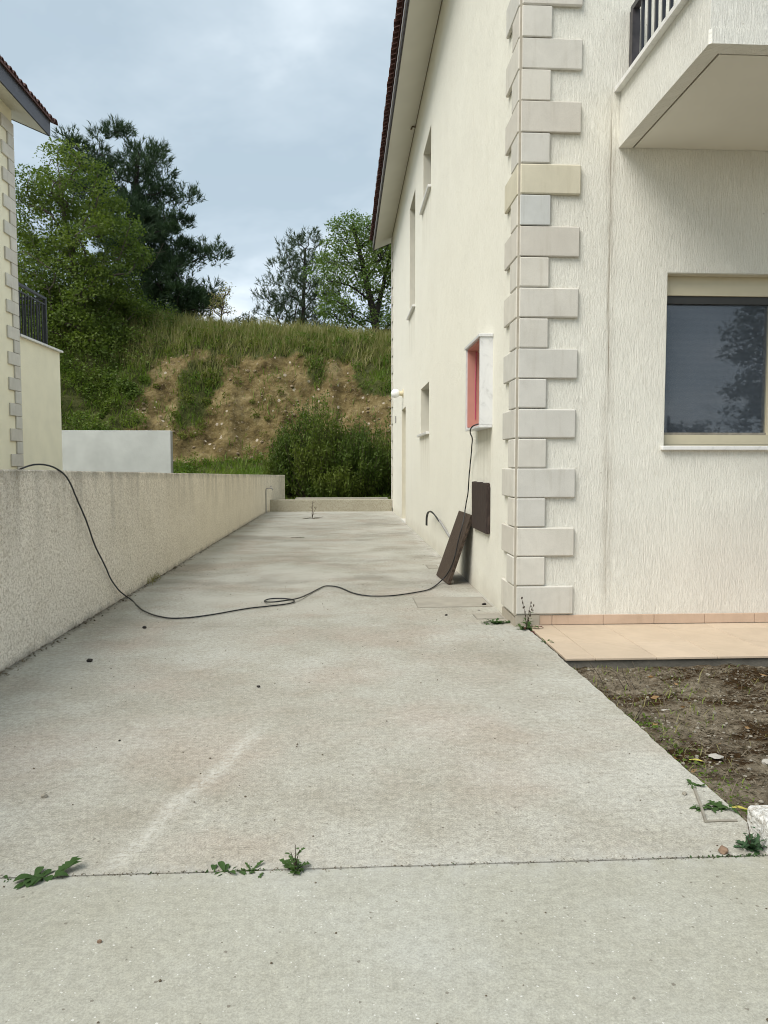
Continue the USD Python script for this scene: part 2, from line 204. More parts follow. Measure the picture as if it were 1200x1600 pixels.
c = g.mix(g.m('multiply', g.rng(g.m('add', cov, g.m('multiply', g.m('subtract', g.noise(p, 5, 5), 0.5), 0.8)), 0.35, 0.65), 0.9), c, g.ramp(g.noise(p, 12, 5), (0.3, (0.03, 0.045, 0.012)), (0.7, (0.085, 0.095, 0.03))))
M['earth'] = g.make('bank_earth', g('principled_bsdf', base_color=c, roughness=0.95, specular_ior_level=0.1, normal=g('bump', height=g.noise(p, 7, 9, 0.75), strength=1.0, distance=0.12)))
M['land'] = plain('land', (0.20, 0.18, 0.13), 0.95, 0.3, 0.5)

# ------------------------------------------------------------------ sky and sun
SUN = np.array([-0.46, -0.38, 0.76]); SUN /= np.linalg.norm(SUN)
elev, rot = math.asin(SUN[2]), math.atan2(SUN[0], SUN[1])
g = Graph(); d = g('texture_coordinate'); s = g('separate_xyz', vector=d)
h = g.m('add', g.m('maximum', g.o(s, 'z'), 0.0), 0.22)
cv = g('combine_xyz', x=g.m('divide', g.o(s, 'x'), h), y=g.m('divide', g.o(s, 'y'), h), z=0.35)
n1 = g.noise(g.map(cv, loc=(5.3, 0.9, 0), scale=(1, 0.75, 1)), 1.0, 7, 0.52, 0.35); n2 = g.noise(g.map(cv, loc=(0.2, 2.4, 1)), 3.1, 6, 0.55, 0.3)
f = g.m('add', g.m('multiply', n1, 0.72), g.m('multiply', n2, 0.28))
CL = 1.1
cl = g.ramp(f, (0.38, tuple(CL * np.array((1.07, 1.30, 1.45)))), (0.45, tuple(CL * np.array((1.30, 1.52, 1.66)))), (0.52, tuple(CL * np.array((1.72, 1.92, 2.04)))), (0.60, tuple(CL * np.array((2.25, 2.36, 2.40)))))
sky = g('sky_texture', sky_type='single_scattering', sun_disc=False, sun_elevation=elev, sun_rotation=rot)
bg = g('background_shader', color=g.mix(0.94, sky, cl), strength=0.1)
skymat = g.make('cloudy_sky', bg)
dome = UsdLux.DomeLight.Define(stage, '/World/sky'); UsdShade.MaterialBindingAPI.Apply(dome.GetPrim()).Bind(skymat)
dome.GetPrim().SetCustomDataByKey('kind', 'structure')
sun = UsdLux.DistantLight.Define(stage, '/World/sun'); sun.CreateNormalizeAttr(True); sun.CreateIntensityAttr(0.24); sun.CreateAngleAttr(40.0); sun.CreateColorAttr(Gf.Vec3f(1.0, 0.965, 0.91))
zx = np.cross([0, 0, 1.0], SUN); zx /= np.linalg.norm(zx); zy = np.cross(SUN, zx)
sun.AddTransformOp().Set(Gf.Matrix4d(*zx, 0, *zy, 0, *SUN, 0, 0, 0, 20, 1))

# ------------------------------------------------------------------ helpers for prims
USED = {}
def numbered(parent, name):
    k = (str(parent), name); USED[k] = USED.get(k, -1) + 1
    return name if USED[k] == 0 else f'{name}_{USED[k]:03d}'
def data(pr, **kw):
    for k, v in kw.items():
        if v: pr.SetCustomDataByKey(k, v)
    return pr
def thing(name, label, cat, loc=(0, 0, 0), group=None, kind=None):
    x = UsdGeom.Xform.Define(stage, '/World/' + numbered('/World', name)); x.AddTranslateOp().Set(Gf.Vec3d(*map(float, loc)))
    data(x.GetPrim(), label=label, category=cat, group=group, kind=kind)
    return x.GetPrim()
def arr(m): 
    v, f, _ = meshkit.arrays(m); return v, f
def part(name, mesh, mat, parent, smooth=False, label=None, kind=None):
    """a mesh given in world coordinates, hung under its thing (whose own place is taken off)"""
    v, f = arr(mesh); q = np.zeros(3); pp = parent
    while pp and pp.GetPath() != Sdf.Path('/World'):
        t = pp.GetAttribute('xformOp:translate').Get() if pp.HasAttribute('xformOp:translate') else None
        if t: q += np.array(t)
        pp = pp.GetParent()
    o = usdkit.mesh(stage, f'{parent.GetPath()}/' + numbered(parent.GetPath(), name), (v - q, f), M[mat] if isinstance(mat, str) else mat, smooth)
    return data(o.GetPrim(), label=label, kind=kind)
def solo(name, mesh, mat, label=None, cat=None, group=None, kind=None, smooth=False):
    o = usdkit.mesh(stage, '/World/' + numbered('/World', name), arr(mesh), M[mat] if isinstance(mat, str) else mat, smooth)
    return data(o.GetPrim(), label=label, category=cat, group=group, kind=kind)
def cat(*ms):
    vs, fs, n = [], [], 0
    for m in ms:
        v, f = arr(m); vs.append(v); fs.append(f + n); n += len(v)
    return np.vstack(vs), np.vstack(fs)
def bx(x0, x1, y0, y1, z0, z1):
    return trimesh.creation.box(bounds=[[min(x0, x1), min(y0, y1), min(z0, z1)], [max(x0, x1), max(y0, y1), max(z0, z1)]])
def cbx(x0, x1, y0, y1, z0, z1, b=0.006):
    pts = []
    for sx in (0, 1):
        for sy in (0, 1):
            for sz in (0, 1):
                P = np.array([(x0, x1)[sx], (y0, y1)[sy], (z0, z1)[sz]], float); D = np.array([1 - 2 * sx, 1 - 2 * sy, 1 - 2 * sz]) * b
                for k in range(3):
                    Q = P + D; Q[k] = P[k]; pts.append(Q)
    return trimesh.convex.convex_hull(np.array(pts))
def tube(points, radii, sides=6):
    p = np.asarray(points, float); t = np.gradient(p, axis=0); t /= np.linalg.norm(t, axis=1, keepdims=True) + 1e-12
    radii = np.broadcast_to(radii, (len(p),)); a = np.cross(t[0], [0.31, 0.17, 0.93]); A = []
    for k in range(len(p)):
        a = a - t[k] * (a @ t[k]); a /= np.linalg.norm(a) + 1e-12; A.append(a)
    A = np.array(A); B = np.cross(t, A); an = np.arange(sides) * 2 * np.pi / sides
    v = p[:, None] + radii[:, None, None] * (np.cos(an)[None, :, None] * A[:, None] + np.sin(an)[None, :, None] * B[:, None])
    f = []
    for i in range(len(p) - 1):
        for j in range(sides):
            k = (j + 1) % sides; f += [[i * sides + j, i * sides + k, (i + 1) * sides + k], [i * sides + j, (i + 1) * sides + k, (i + 1) * sides + j]]
    e = (len(p) - 1) * sides
    for j in range(1, sides - 1): f += [[0, j + 1, j], [e, e + j, e + j + 1]]
    return v.reshape(-1, 3), np.array(f)
def spline(pts, n):
    p = np.asarray(pts, float); s = np.r_[0, np.cumsum(np.linalg.norm(np.diff(p, axis=0), axis=1) ** 0.6)]
    return CubicSpline(s, p)(np.linspace(0, s[-1], n))
def panel(poly, thick, axis, at):
    """outline (u, z) extruded to a wall: axis 'x' lies in the plane x = at (u is y) and grows to +x; axis 'y' lies in y = at (u is x) and grows to +y"""
    m = trimesh.creation.extrude_polygon(poly, thick, engine='earcut'); v = m.vertices.copy()
    w = np.stack([at + v[:, 2], v[:, 0], v[:, 1]], 1) if axis == 'x' else np.stack([v[:, 0], at + v[:, 2], v[:, 1]], 1)
    f = m.faces if axis == 'x' else m.faces[:, ::-1]
    return w, f
def place(m, loc=(0, 0, 0), rz=0, s=1):
    v, f = arr(m); c, n = math.cos(rz), math.sin(rz)
    return v @ np.array([[c, n, 0], [-n, c, 0], [0, 0, 1]]) * s + np.array(loc), f

# ------------------------------------------------------------------ ground, driveway
solo('ground', bx(-150, 150, -150, 150, -0.6, -0.25), 'land', kind='structure')
dw = thing('driveway', None, None, kind='structure')
def slab(x0, x1, y0, y1, mat, dx=0.4):
    """a cast slab with slightly uneven edges"""
    n = 130; xs = np.linspace(x0, x1, n); pts = [(x, y0 + 0.0035 * (meshkit.fbm([[x * 9, y0, 3]], 3)[0] - 0.5)) for x in xs]
    ys = np.linspace(y0, y1, n); pts += [(x1 + 0.022 * (meshkit.fbm([[4, y * 5, x1]], 4)[0] - 0.5) + 0.014 * (meshkit.fbm([[9, y * 31, x1]], 3)[0] - 0.5), y) for y in ys[1:-1]]
    pts += [(x, y1 + 0.0035 * (meshkit.fbm([[x * 11, y1, 7]], 3)[0] - 0.5)) for x in xs[::-1]]
    m = trimesh.creation.extrude_polygon(Polygon(pts), 0.12, engine='earcut'); m.apply_translation([0, 0, -0.12]); return m
part('concrete_slab', slab(-1.9, 1.225, -6, 1.9575, None), 'slab_near', dw)
part('concrete_slab', slab(-1.9, 1.24, 1.9645, 5.048, None), 'slab', dw)
part('concrete_slab', slab(-1.9, 1.20, 5.051, 17.7, None), 'slab', dw)
part('joint_filler', bx(-1.9, 1.22, 1.94, 1.98, -0.10, -0.02), 'dark', dw)

# ------------------------------------------------------------------ cream house on the right
XW, YW, ZE = 1.175, 4.955, 6.53
house = thing('cream_house', 'two-storey cream rendered house with stone corner blocks and a balcony, beside the concrete drive', 'house', (XW, YW, 0))
def rect(u0, u1, z0, z1): return sbox(u0, z0, u1, z1)
holes = {'up': (10.07, 11.03, 4.83, 5.62), 'tall': (12.25, 13.24, 3.72, 5.58), 'low': (10.2, 11.28, 1.56, 2.25), 'door': (14.02, 14.96, 0.02, 2.21), 'niche': (5.85, 6.47, 1.45, 2.08)}
po = rect(YW, 18.0, -0.1, ZE)
for h_ in holes.values(): po = po.difference(rect(*h_))
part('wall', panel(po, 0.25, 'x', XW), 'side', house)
po = rect(XW + 0.252, 9.0, -0.1, ZE).difference(rect(2.18, 3.62, 1.232, 2.395))
part('wall', panel(po, 0.25, 'y', YW), 'facade', house)
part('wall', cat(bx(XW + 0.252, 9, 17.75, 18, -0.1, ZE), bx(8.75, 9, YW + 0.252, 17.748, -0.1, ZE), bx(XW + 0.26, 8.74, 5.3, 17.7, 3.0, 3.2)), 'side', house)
part('wall', bx(XW + 0.002, XW + 0.2518, YW - 0.0012, YW - 0.0002, -0.1, ZE), 'facade', house)
# corner stones
qh = 0.2
zz = [0.078 + qh * k for k in range(33)]
for k, z0 in enumerate(zz[:-1]):
    z1 = min(z0 + qh, ZE - 0.004); ln = 0.40 if k % 2 == 0 else 0.20; ls = 0.385 if k % 2 == 0 else 0.195
    jt = R.normal(0, 0.003, 4)
    mt = QUOIN[int(R.choice(len(QUOIN), p=[.26, .22, .24, .15, .13, 0, 0]))]
    if k == 14: mt = QUOIN[6]
    if k == 13: mt = QUOIN[5]
    part('quoin_stone', cbx(1.1665, 1.1665 + ln + jt[0], 4.929 + jt[1] * 0.4, YW - 0.002, z0 + 0.0035 + abs(jt[0]) * 0.5, z1, R.uniform(0.004, 0.009)), mt, house)
    part('quoin_stone', cbx(1.1495 + jt[2] * 0.4, XW - 0.002, 4.9455, 4.9455 + ls + jt[3], z0 + 0.0045, z1, 0.006), QUOIN[int(R.integers(0, 5))] if k != 14 else QUOIN[6], house)
part('corner_strip', bx(1.156, 1.1755, 4.9345, YW + 0.004, 0.078, ZE - 0.004), 'grout', house)
for k in range(32):                                                                              # the far corner has the same stones, seen edge on
    z0 = zz[k]; part('quoin_stone', cbx(1.151, XW - 0.002, 18.0 - (0.385 if k % 2 == 0 else 0.195), 18.0, z0 + 0.0045, min(z0 + qh, ZE - 0.004), 0.006), QUOIN[k % 5], house)
part('plinth', bx(1.160, XW - 0.002, 4.95, 5.33, -0.02, 0.062), 'grout', house)
part('plinth', bx(1.168, 1.335, 4.938, YW - 0.003, -0.02, 0.078), 'grout', house)
# skirting tiles on the facade
x = 1.337
for k in range(9):
    x1 = 1.425 + 0.358 * k; part('skirting_tile', cbx(x, x1 - 0.003, 4.943, YW - 0.002, 0.008, 0.074, 0.002), 'skirt', house); x = x1
# eave: soffit, fascia, gutter edge, tiles, roof
SL = 0.42
def rake(x0, x1, ze, d0, d1, y0, y1):
    """a layer of a gable roof: eaves at x0 and x1 at height ze, between d0 and d1 above the raking underside, from y0 to y1"""
    xm = (x0 + x1) / 2; zr = ze + (xm - x0) * SL
    m = trimesh.creation.extrude_polygon(Polygon([(x0, ze + d0), (xm, zr + d0), (x1, ze + d0), (x1, ze + d1), (xm, zr + d1), (x0, ze + d1)]), y1 - y0, engine='earcut'); v = m.vertices
    return np.stack([v[:, 0], y1 - v[:, 2], v[:, 1]], 1), m.faces
ZO = ZE - (XW - 0.765) * SL
part('wall', panel(Polygon([(XW, ZE + 0.001), (9.0, ZE + 0.001), ((XW + 9.0) / 2, ZE + (9.0 - XW) / 2 * SL)]), 0.2, 'y', YW + 0.002), 'facade', house); part('wall', panel(Polygon([(XW, ZE + 0.001), (9.0, ZE + 0.001), ((XW + 9.0) / 2, ZE + (9.0 - XW) / 2 * SL)]), 0.2, 'y', 17.79), 'side', house)
part('soffit', rake(0.765, 9.41, ZO, 0.001, 0.03, 4.42, 18.45), 'white_plain', house)
part('soffit_seam', bx(XW - 0.012, XW - 0.004, 5.0, 18.0, ZE - 0.008, ZE - 0.001), 'deadstem', house)
part('fascia', bx(0.738, 0.764, 4.4, 18.47, ZO - 0.012, ZO + 0.22), 'fascia_brown', house)
part('fascia', rake(0.765, 9.41, ZO, -0.008, 0.2, 18.451, 18.471), 'fascia_brown', house); part('fascia', rake(0.765, 9.41, ZO, -0.008, 0.2, 4.399, 4.419), 'fascia_brown', house)
part('edge_trim', bx(0.724, 0.737, 4.4, 18.47, ZO + 0.05, ZO + 0.09), 'metal', house)
part('roof', rake(0.72, 9.455, ZO - 0.02, 0.235, 0.27, 4.36, 18.52), 'tile', house)
def barrel(xe, y, z, sgn, ln=0.42, r=0.058, sl=0.42):
    """one clay tile whose lower end hangs over the eave at x = xe; sgn: +1 roof rises to +x"""
    an = np.linspace(0, np.pi, 6); prof = [(r * math.cos(a), r * math.sin(a)) for a in an] + [((r - 0.014) * math.cos(a), (r - 0.014) * math.sin(a)) for a in an[::-1]]
    m = trimesh.creation.extrude_polygon(Polygon(prof), ln, engine='earcut'); v = m.vertices
    w = np.stack([xe + sgn * v[:, 2], y + v[:, 0] * (1 - 0.12 * v[:, 2]), z + v[:, 1] + v[:, 2] * sl], 1)
    return w, (m.faces if sgn < 0 else m.faces[:, ::-1])
part('roof_tiles', cat(*[barrel(0.655 + R.normal(0, 0.004), y, ZO + 0.235, 1) for y in np.arange(7.2, 18.55, 0.125)]), 'tile', house, kind='stuff')
part('vent_stub', tube([(1.165, 12.15, ZE - 0.03), (1.115, 12.12, ZE - 0.035), (1.09, 12.1, ZE - 0.09)], 0.012, 6), 'deadstem', house)
# openings of the side wall
def side_window(y0, y1, z0, z1, depth=0.13):
    w = part('window', cat(bx(XW + depth, XW + depth + 0.05, y0, y1, z0, z0 + 0.05), bx(XW + depth, XW + depth + 0.05, y0, y1, z1 - 0.05, z1), bx(XW + depth, XW + depth + 0.05, y0, y0 + 0.05, z0 + 0.05, z1 - 0.05), bx(XW + depth, XW + depth + 0.05, y1 - 0.05, y1, z0 + 0.05, z1 - 0.05)), 'darkframe', house)
    part('pane', bx(XW + depth + 0.02, XW + depth + 0.026, y0 + 0.05, y1 - 0.05, z0 + 0.05, z1 - 0.05), 'glass', w)
    part('reveal', cat(bx(XW + 0.004, XW + depth, y1 - 0.004, y1 - 0.001, z0, z1), bx(XW + 0.004, XW + depth, y0, y1 - 0.004, z1 - 0.004, z1 - 0.001)), 'reveal', w)
    part('sill', cbx(XW - 0.045, XW + depth, y0 - 0.03, y1 + 0.14, z0 - 0.03, z0 + 0.005, 0.004), 'sill', w)
side_window(*holes['up']); side_window(*holes['tall']); side_window(*holes['low'])
y0, y1, z0, z1 = holes['door']
d_ = part('door', bx(XW + 0.14, XW + 0.19, y0, y1, z0, z1), 'frame', house)
part('handle', tube([(XW + 0.12, y0 + 0.08, 1.05), (XW + 0.09, y0 + 0.08, 1.05), (XW + 0.09, y0 + 0.2, 1.05)], 0.009, 6), 'galv', d_)
part('reveal', cat(bx(XW + 0.004, XW + 0.14, y1 - 0.004, y1 - 0.001, z0, z1), bx(XW + 0.004, XW + 0.14, y0, y1 - 0.004, z1 - 0.004, z1 - 0.001)), 'reveal', d_)
part('threshold', bx(XW - 0.02, XW + 0.14, y0, y1, 0.0, 0.022), 'sill', d_)
# marble box niche with pink lining
y0, y1, z0, z1 = 5.82, 6.50, 1.42, 2.105
nb = part('niche', bx(1.072, XW + 0.02, y0, y0 + 0.03, z0, z1), 'marble', house, label='white marble box frame round a pink niche')
part('jamb', bx(1.072, XW + 0.02, y1 - 0.03, y1, z0, z1), 'marble', nb)
part('top_slab', cbx(1.062, XW - 0.002, y0 - 0.012, y1 + 0.03, z1 + 0.001, z1 + 0.026, 0.003), 'marble', nb)
part('bottom_slab', cbx(1.072, XW - 0.002, y0, y1, z0 - 0.022, z0 - 0.001, 0.003), 'marble', nb)
part('lining', cat(bx(1.083, 1.42, y1 - 0.042, y1 - 0.031, z0 + 0.012, z1 - 0.012), bx(1.083, 1.42, y0 + 0.031, y0 + 0.042, z0 + 0.012, z1 - 0.012), bx(1.10, 1.42, y0 + 0.031, y1 - 0.031, z0 + 0.001, z0 + 0.011), bx(1.083, 1.42, y0 + 0.031, y1 - 0.031, z1 - 0.011, z1 - 0.001), bx(1.40, 1.42, y0 + 0.043, y1 - 0.043, z0 + 0.012, z1 - 0.012)), 'pink', nb)
part('cord', tube([(1.155, y1 - 0.046, z1 - 0.02), (1.150, y1 - 0.05, z0 + 0.35), (1.152, y1 - 0.046, z0 + 0.08)], 0.0035, 5), 'pinkline', nb)
# front window
wd = part('window', cat(bx(2.18, 3.62, 5.03, 5.09, 1.235, 1.31), bx(2.18, 3.62, 5.028, 5.032, 1.246, 1.252)), 'frame', house, label='wide front window with shutter box, cream frame and insect screen')
part('shutter_box', cat(bx(2.18, 3.62, 5.035, 5.1, 2.262, 2.335), bx(2.18, 3.62, 5.045, 5.1, 2.343, 2.394), bx(2.18, 3.62, 5.042, 5.1, 2.335, 2.343)), 'frame', wd)
part('screen_rail', cat(bx(2.182, 3.618, 5.05, 5.1, 2.21, 2.261), bx(2.182, 2.19, 5.05, 5.1, 1.311, 2.209), bx(3.60, 3.618, 5.05, 5.1, 1.311, 2.209)), 'darkframe', wd)
part('mullion', bx(2.955, 3.005, 5.045, 5.1, 1.311, 2.209), 'frame', wd)
part('bottom_rail', cat(bx(2.19, 2.954, 5.052, 5.1, 1.311, 1.327), bx(3.006, 3.60, 5.052, 5.1, 1.311, 1.327)), 'strip', wd)
for a, b in ((2.191, 2.954), (3.006, 3.599)):
    part('pane', bx(a, b, 5.082, 5.088, 1.328, 2.209), 'glass', wd); part('screen', bx(a, b, 5.066, 5.067, 1.328, 2.209), 'screen', wd)
part('reveal', cat(bx(2.1805, 2.184, YW + 0.004, 5.05, 1.235, 2.394), bx(2.184, 3.62, YW + 0.004, 5.03, 2.3905, 2.394)), 'reveal', wd)
part('sill', cbx(2.16, 3.65, YW - 0.035, 5.03, 1.203, 1.232, 0.004), 'sill', wd)
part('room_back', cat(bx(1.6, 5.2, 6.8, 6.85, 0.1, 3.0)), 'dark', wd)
# balcony
BX0, BY0, BZ = 1.832, 3.735, 3.2
bal = part('balcony', cat(bx(BX0 + 0.012, 6.0, BY0 + 0.012, YW - 0.003, BZ + 0.016, 3.30), bx(BX0, BX0 + 0.14, BY0, YW - 0.003, BZ + 0.075, 3.555), bx(BX0 + 0.1405, 6.0, BY0, BY0 + 0.14, BZ + 0.075, 3.555)), 'balcony', house, label='solid parapet balcony with pale underside')
def ell(x, y, w, z0, z1, far=6.0):
    m = trimesh.creation.extrude_polygon(Polygon([(x, YW - 0.002), (x, y + 0.012), (x + 0.012, y), (far, y), (far, y + w), (x + w, y + w), (x + w, YW - 0.002)]), z1 - z0, engine='earcut'); m.apply_translation([0, 0, z0]); return m
part('rim', ell(BX0 - 0.004, BY0 - 0.004, 0.089, BZ, BZ + 0.0745), 'balcony', bal)
part('drip_groove', cat(bx(BX0 + 0.085, BX0 + 0.1, BY0 + 0.085, YW - 0.003, BZ + 0.009, BZ + 0.012), bx(BX0 + 0.1, 6.0, BY0 + 0.085, BY0 + 0.1, BZ + 0.009, BZ + 0.012)), 'deadstem', bal)
part('underside', bx(BX0 + 0.1005, 6.0, BY0 + 0.1005, YW - 0.003, BZ + 0.003, BZ + 0.015), 'white_plain', bal)
part('coping', ell(BX0 - 0.04, BY0 - 0.04, 0.21, 3.556, 3.584), 'sill', bal)
rl = part('railing', cat(bx(BX0 + 0.05, BX0 + 0.09, BY0 + 0.05, 4.93, 4.05, 4.085), bx(BX0 + 0.05, 6.0, BY0 + 0.05, BY0 + 0.09, 4.05, 4.085)), 'rust', house, label='black iron railing on the balcony')
part('post', bx(BX0 + 0.045, BX0 + 0.095, 4.88, 4.93, 3.585, 4.05), 'rust', rl)
part('post', bx(BX0 + 0.045, BX0 + 0.095, BY0 + 0.045, BY0 + 0.095, 3.585, 4.05), 'rust', rl)
for y in np.arange(4.775, BY0 + 0.15, -0.105): part('baluster', bx(BX0 + 0.061, BX0 + 0.079, y - 0.009, y + 0.009, 3.585, 4.05), 'iron', rl)

# porch in front of the facade
porch = thing('tiled_porch', None, None, kind='structure')
part('edge', cat(bx(1.262, 8.0, 4.085, 4.953, -0.25, -0.008), ), 'porch_dark', porch)
ys = [(4.07, 4.428), (4.431, 4.786), (4.789, 4.942)]
for i in range(10):
    xa = max(1.427 + 0.358 * (i - 1), 1.255)
    for j, (a, b) in enumerate(ys):
        xs0 = xa
        part('floor_tile', cbx(xs0, 1.427 + 0.358 * i - 0.003, a, b, -0.008, 0.006 + R.uniform(-.0006, .0006), 0.002), f'porch{int(R.integers(0, 3))}', porch)

# things on and by the house
lamp = thing('wall_lamp', 'white globe lamp on a beige holder high on the wall above the side door', 'lamp', (XW, 14.62, 2.5))
s_ = trimesh.creation.icosphere(3, 0.088); s_.apply_translation((XW - 0.155, 14.62, 2.51)); part('globe', s_, 'globe', lamp, True)
part('holder', tube([(XW - 0.001, 14.62, 2.51), (XW - 0.015, 14.62, 2.51), (XW - 0.016, 14.62, 2.51), (XW - 0.085, 14.62, 2.51)], [0.085, 0.085, 0.05, 0.046], 16), 'beige', lamp, 40)
solo('bell_push', cbx(XW - 0.02, XW - 0.001, 16.55, 16.7, 2.05, 2.2, 0.006), 'galv', 'small grey junction plate on the wall beyond the side door', 'wall plate')
cv_ = thing('meter_cover', 'dark brown wooden cover fixed to the side wall below the marble niche', 'cover panel', (XW, 6.2, 0.75))
part('board', cbx(XW - 0.03, XW - 0.002, 5.885, 6.565, 0.545, 0.955, 0.003), 'brown2', cv_)
part('edge_batten', cbx(XW - 0.022, XW - 0.002, 5.868, 5.884, 0.55, 0.925, 0.002), 'brown2', cv_)
for yy in (5.9, 6.17, 6.46): part('clip', cbx(XW - 0.022, XW - 0.004, yy, yy + 0.07, 0.9553, 0.9585, 0.001), 'brown2', cv_)
# leaning board: bottom edge on the drive, top edge against the wall
lb = thing('leaning_board', 'rectangular dark brown board leaning on the side wall, cable running over it', 'board', (0.94, 7.0, 0))
a, b_ = np.array([0.918, 7.278, 0.0]), np.array([0.952, 6.71, 0.0]); tp = np.array([1.146, 6.60, 0.645]); tq = np.array([1.135, 7.235, 0.645])
nrm = np.cross(b_ - a, tp - b_); nrm /= np.linalg.norm(nrm); nrm *= -np.sign(nrm[0])
V = []
for q in (a, b_, tp, tq): V += [q + nrm * 0.0, q - nrm * 0.028]
V = np.array(V); V[:, 2] -= V[:, 2].min() - 0.001; sh = 1.172 - V[:, 0].max(); V[:, 0] += sh
part('face', trimesh.convex.convex_hull(V), 'brown', lb)
solo('chalk_lump', place(trimesh.creation.icosphere(1, 0.022), (1.0, 6.78, 0.018)), 'pebble_w', 'small white lump of plaster at the foot of the leaning board', 'plaster lump')
# conduit stub with two wires
cd = thing('conduit', 'grey conduit stub with two bent black wires sticking out of the side wall', 'conduit', (XW, 8.3, 0.33))
part('sleeve', tube(spline([(XW, 8.05, 0.30), (1.16, 8.25, 0.345), (1.15, 8.6, 0.41), (1.135, 8.8, 0.45)], 14), 0.015, 8), 'galv', cd, True)
part('wire', tube(spline([(1.14, 8.7, 0.43), (1.12, 9.2, 0.495), (1.11, 9.5, 0.50), (1.10, 9.72, 0.46), (1.10, 9.83, 0.30)], 20), 0.008, 6), 'cable', cd, True)
part('wire', tube(spline([(1.13, 8.72, 0.435), (1.10, 9.1, 0.515), (1.085, 9.3, 0.515), (1.075, 9.45, 0.45), (1.075, 9.5, 0.32)], 20), 0.008, 6), 'cable', cd, True)

# ------------------------------------------------------------------ boundary wall on the left
bw = thing('boundary_wall', 'long rough-cast beige boundary wall, dirt-streaked along its top, left of the drive', 'wall', (-1.9, 6, 0))
def wall_solid(face, thick, ztop, z0=-0.15):
    f_ = np.asarray(face, float); t = np.gradient(f_, axis=0); t /= np.linalg.norm(t, axis=1, keepdims=True); nl = np.stack([-t[:, 1], t[:, 0]], 1)
    back = f_ + nl * thick; b = 0.008; v, n = [], len(f_)
    for i in range(n):
        zt = ztop(f_[i, 1]) + 0.006 * (meshkit.fbm([[f_[i, 1] * 3, 0, 0]], 3)[0] - 0.5); fi = f_[i] + nl[i] * b; bi = back[i] - nl[i] * b
        v += [(*f_[i], z0), (*f_[i], zt - b), (*fi, zt), (*bi, zt), (*back[i], zt - b), (*back[i], z0)]
    F = []
    for i in range(n - 1):
        for k in range(6):
            p_, q_ = i * 6 + k, i * 6 + (k + 1) % 6; F += [[p_, p_ + 6, q_ + 6], [p_, q_ + 6, q_]]
    for k in range(1, 5): F += [[0, k, k + 1], [(n - 1) * 6, (n - 1) * 6 + k + 1, (n - 1) * 6 + k]]
    return np.array(v), np.array(F)
face = [(-1.83, y) for y in np.arange(-4, 16.2, 0.25)] + [(-1.827, 16.6), (-1.815, 17.0), (-1.785, 17.4), (-1.73, 17.8), (-1.655, 18.15), (-1.57, 18.4), (-1.47, 18.6)]
part('wall', wall_solid(face, 0.16, lambda y: 1.141 - 0.0152 * y), 'boundary', bw, 35)
kw_ = thing('low_kerb_wall', 'low rough-cast wall closing the far end of the drive, in front of the dark bush', 'wall', (-0.3, 17.7, 0))
part('wall', cbx(-1.79, 1.158, 17.65, 17.84, -0.1, 0.283, 0.012), 'kerb', kw_)
part('footing', cbx(-1.2, 1.1, 18.3, 18.5, -0.1, 0.30, 0.02), 'cover', kw_)
fwall = thing('corner_wall', 'short white-topped rough-cast low wall at the right edge of the drive, by the soil bed', 'wall', (1.25, 1.5, 0))
def rounded(x0, x1, y0, y1, z0, z1, r):
    m = trimesh.creation.box(bounds=[[x0 + r, y0 + r, z0 + r], [x1 - r, y1 - r, z1 - r]]); pts = []
    for c in m.vertices:
        s = trimesh.creation.icosphere(2, r); pts.append(s.vertices + c)
    return trimesh.convex.convex_hull(np.vstack(pts))
part('wall', rounded(1.195, 1.34, -1.0, 2.085, -0.15, 0.092, 0.014), 'whitewall', fwall, 30)
tap = thing('standpipe', 'thin grey water pipe with a tap standing against the far end of the boundary wall', 'tap', (-1.78, 17.15, 0))
part('pipe', tube([(-1.79, 17.15, 0), (-1.79, 17.15, 0.5), (-1.785, 17.15, 0.555), (-1.76, 17.15, 0.57), (-1.68, 17.15, 0.57)], 0.013, 8), 'galv', tap)
part('spout', tube([(-1.70, 17.15, 0.57), (-1.655, 17.15, 0.572), (-1.64, 17.15, 0.555), (-1.638, 17.15, 0.52)], [0.016, 0.018, 0.016, 0.013], 8), 'galv', tap)
part('lever', cat(tube([(-1.675, 17.15, 0.58), (-1.675, 17.15, 0.615)], 0.008, 6), tube([(-1.70, 17.15, 0.617), (-1.65, 17.15, 0.622)], 0.009, 6)), 'galv', tap)

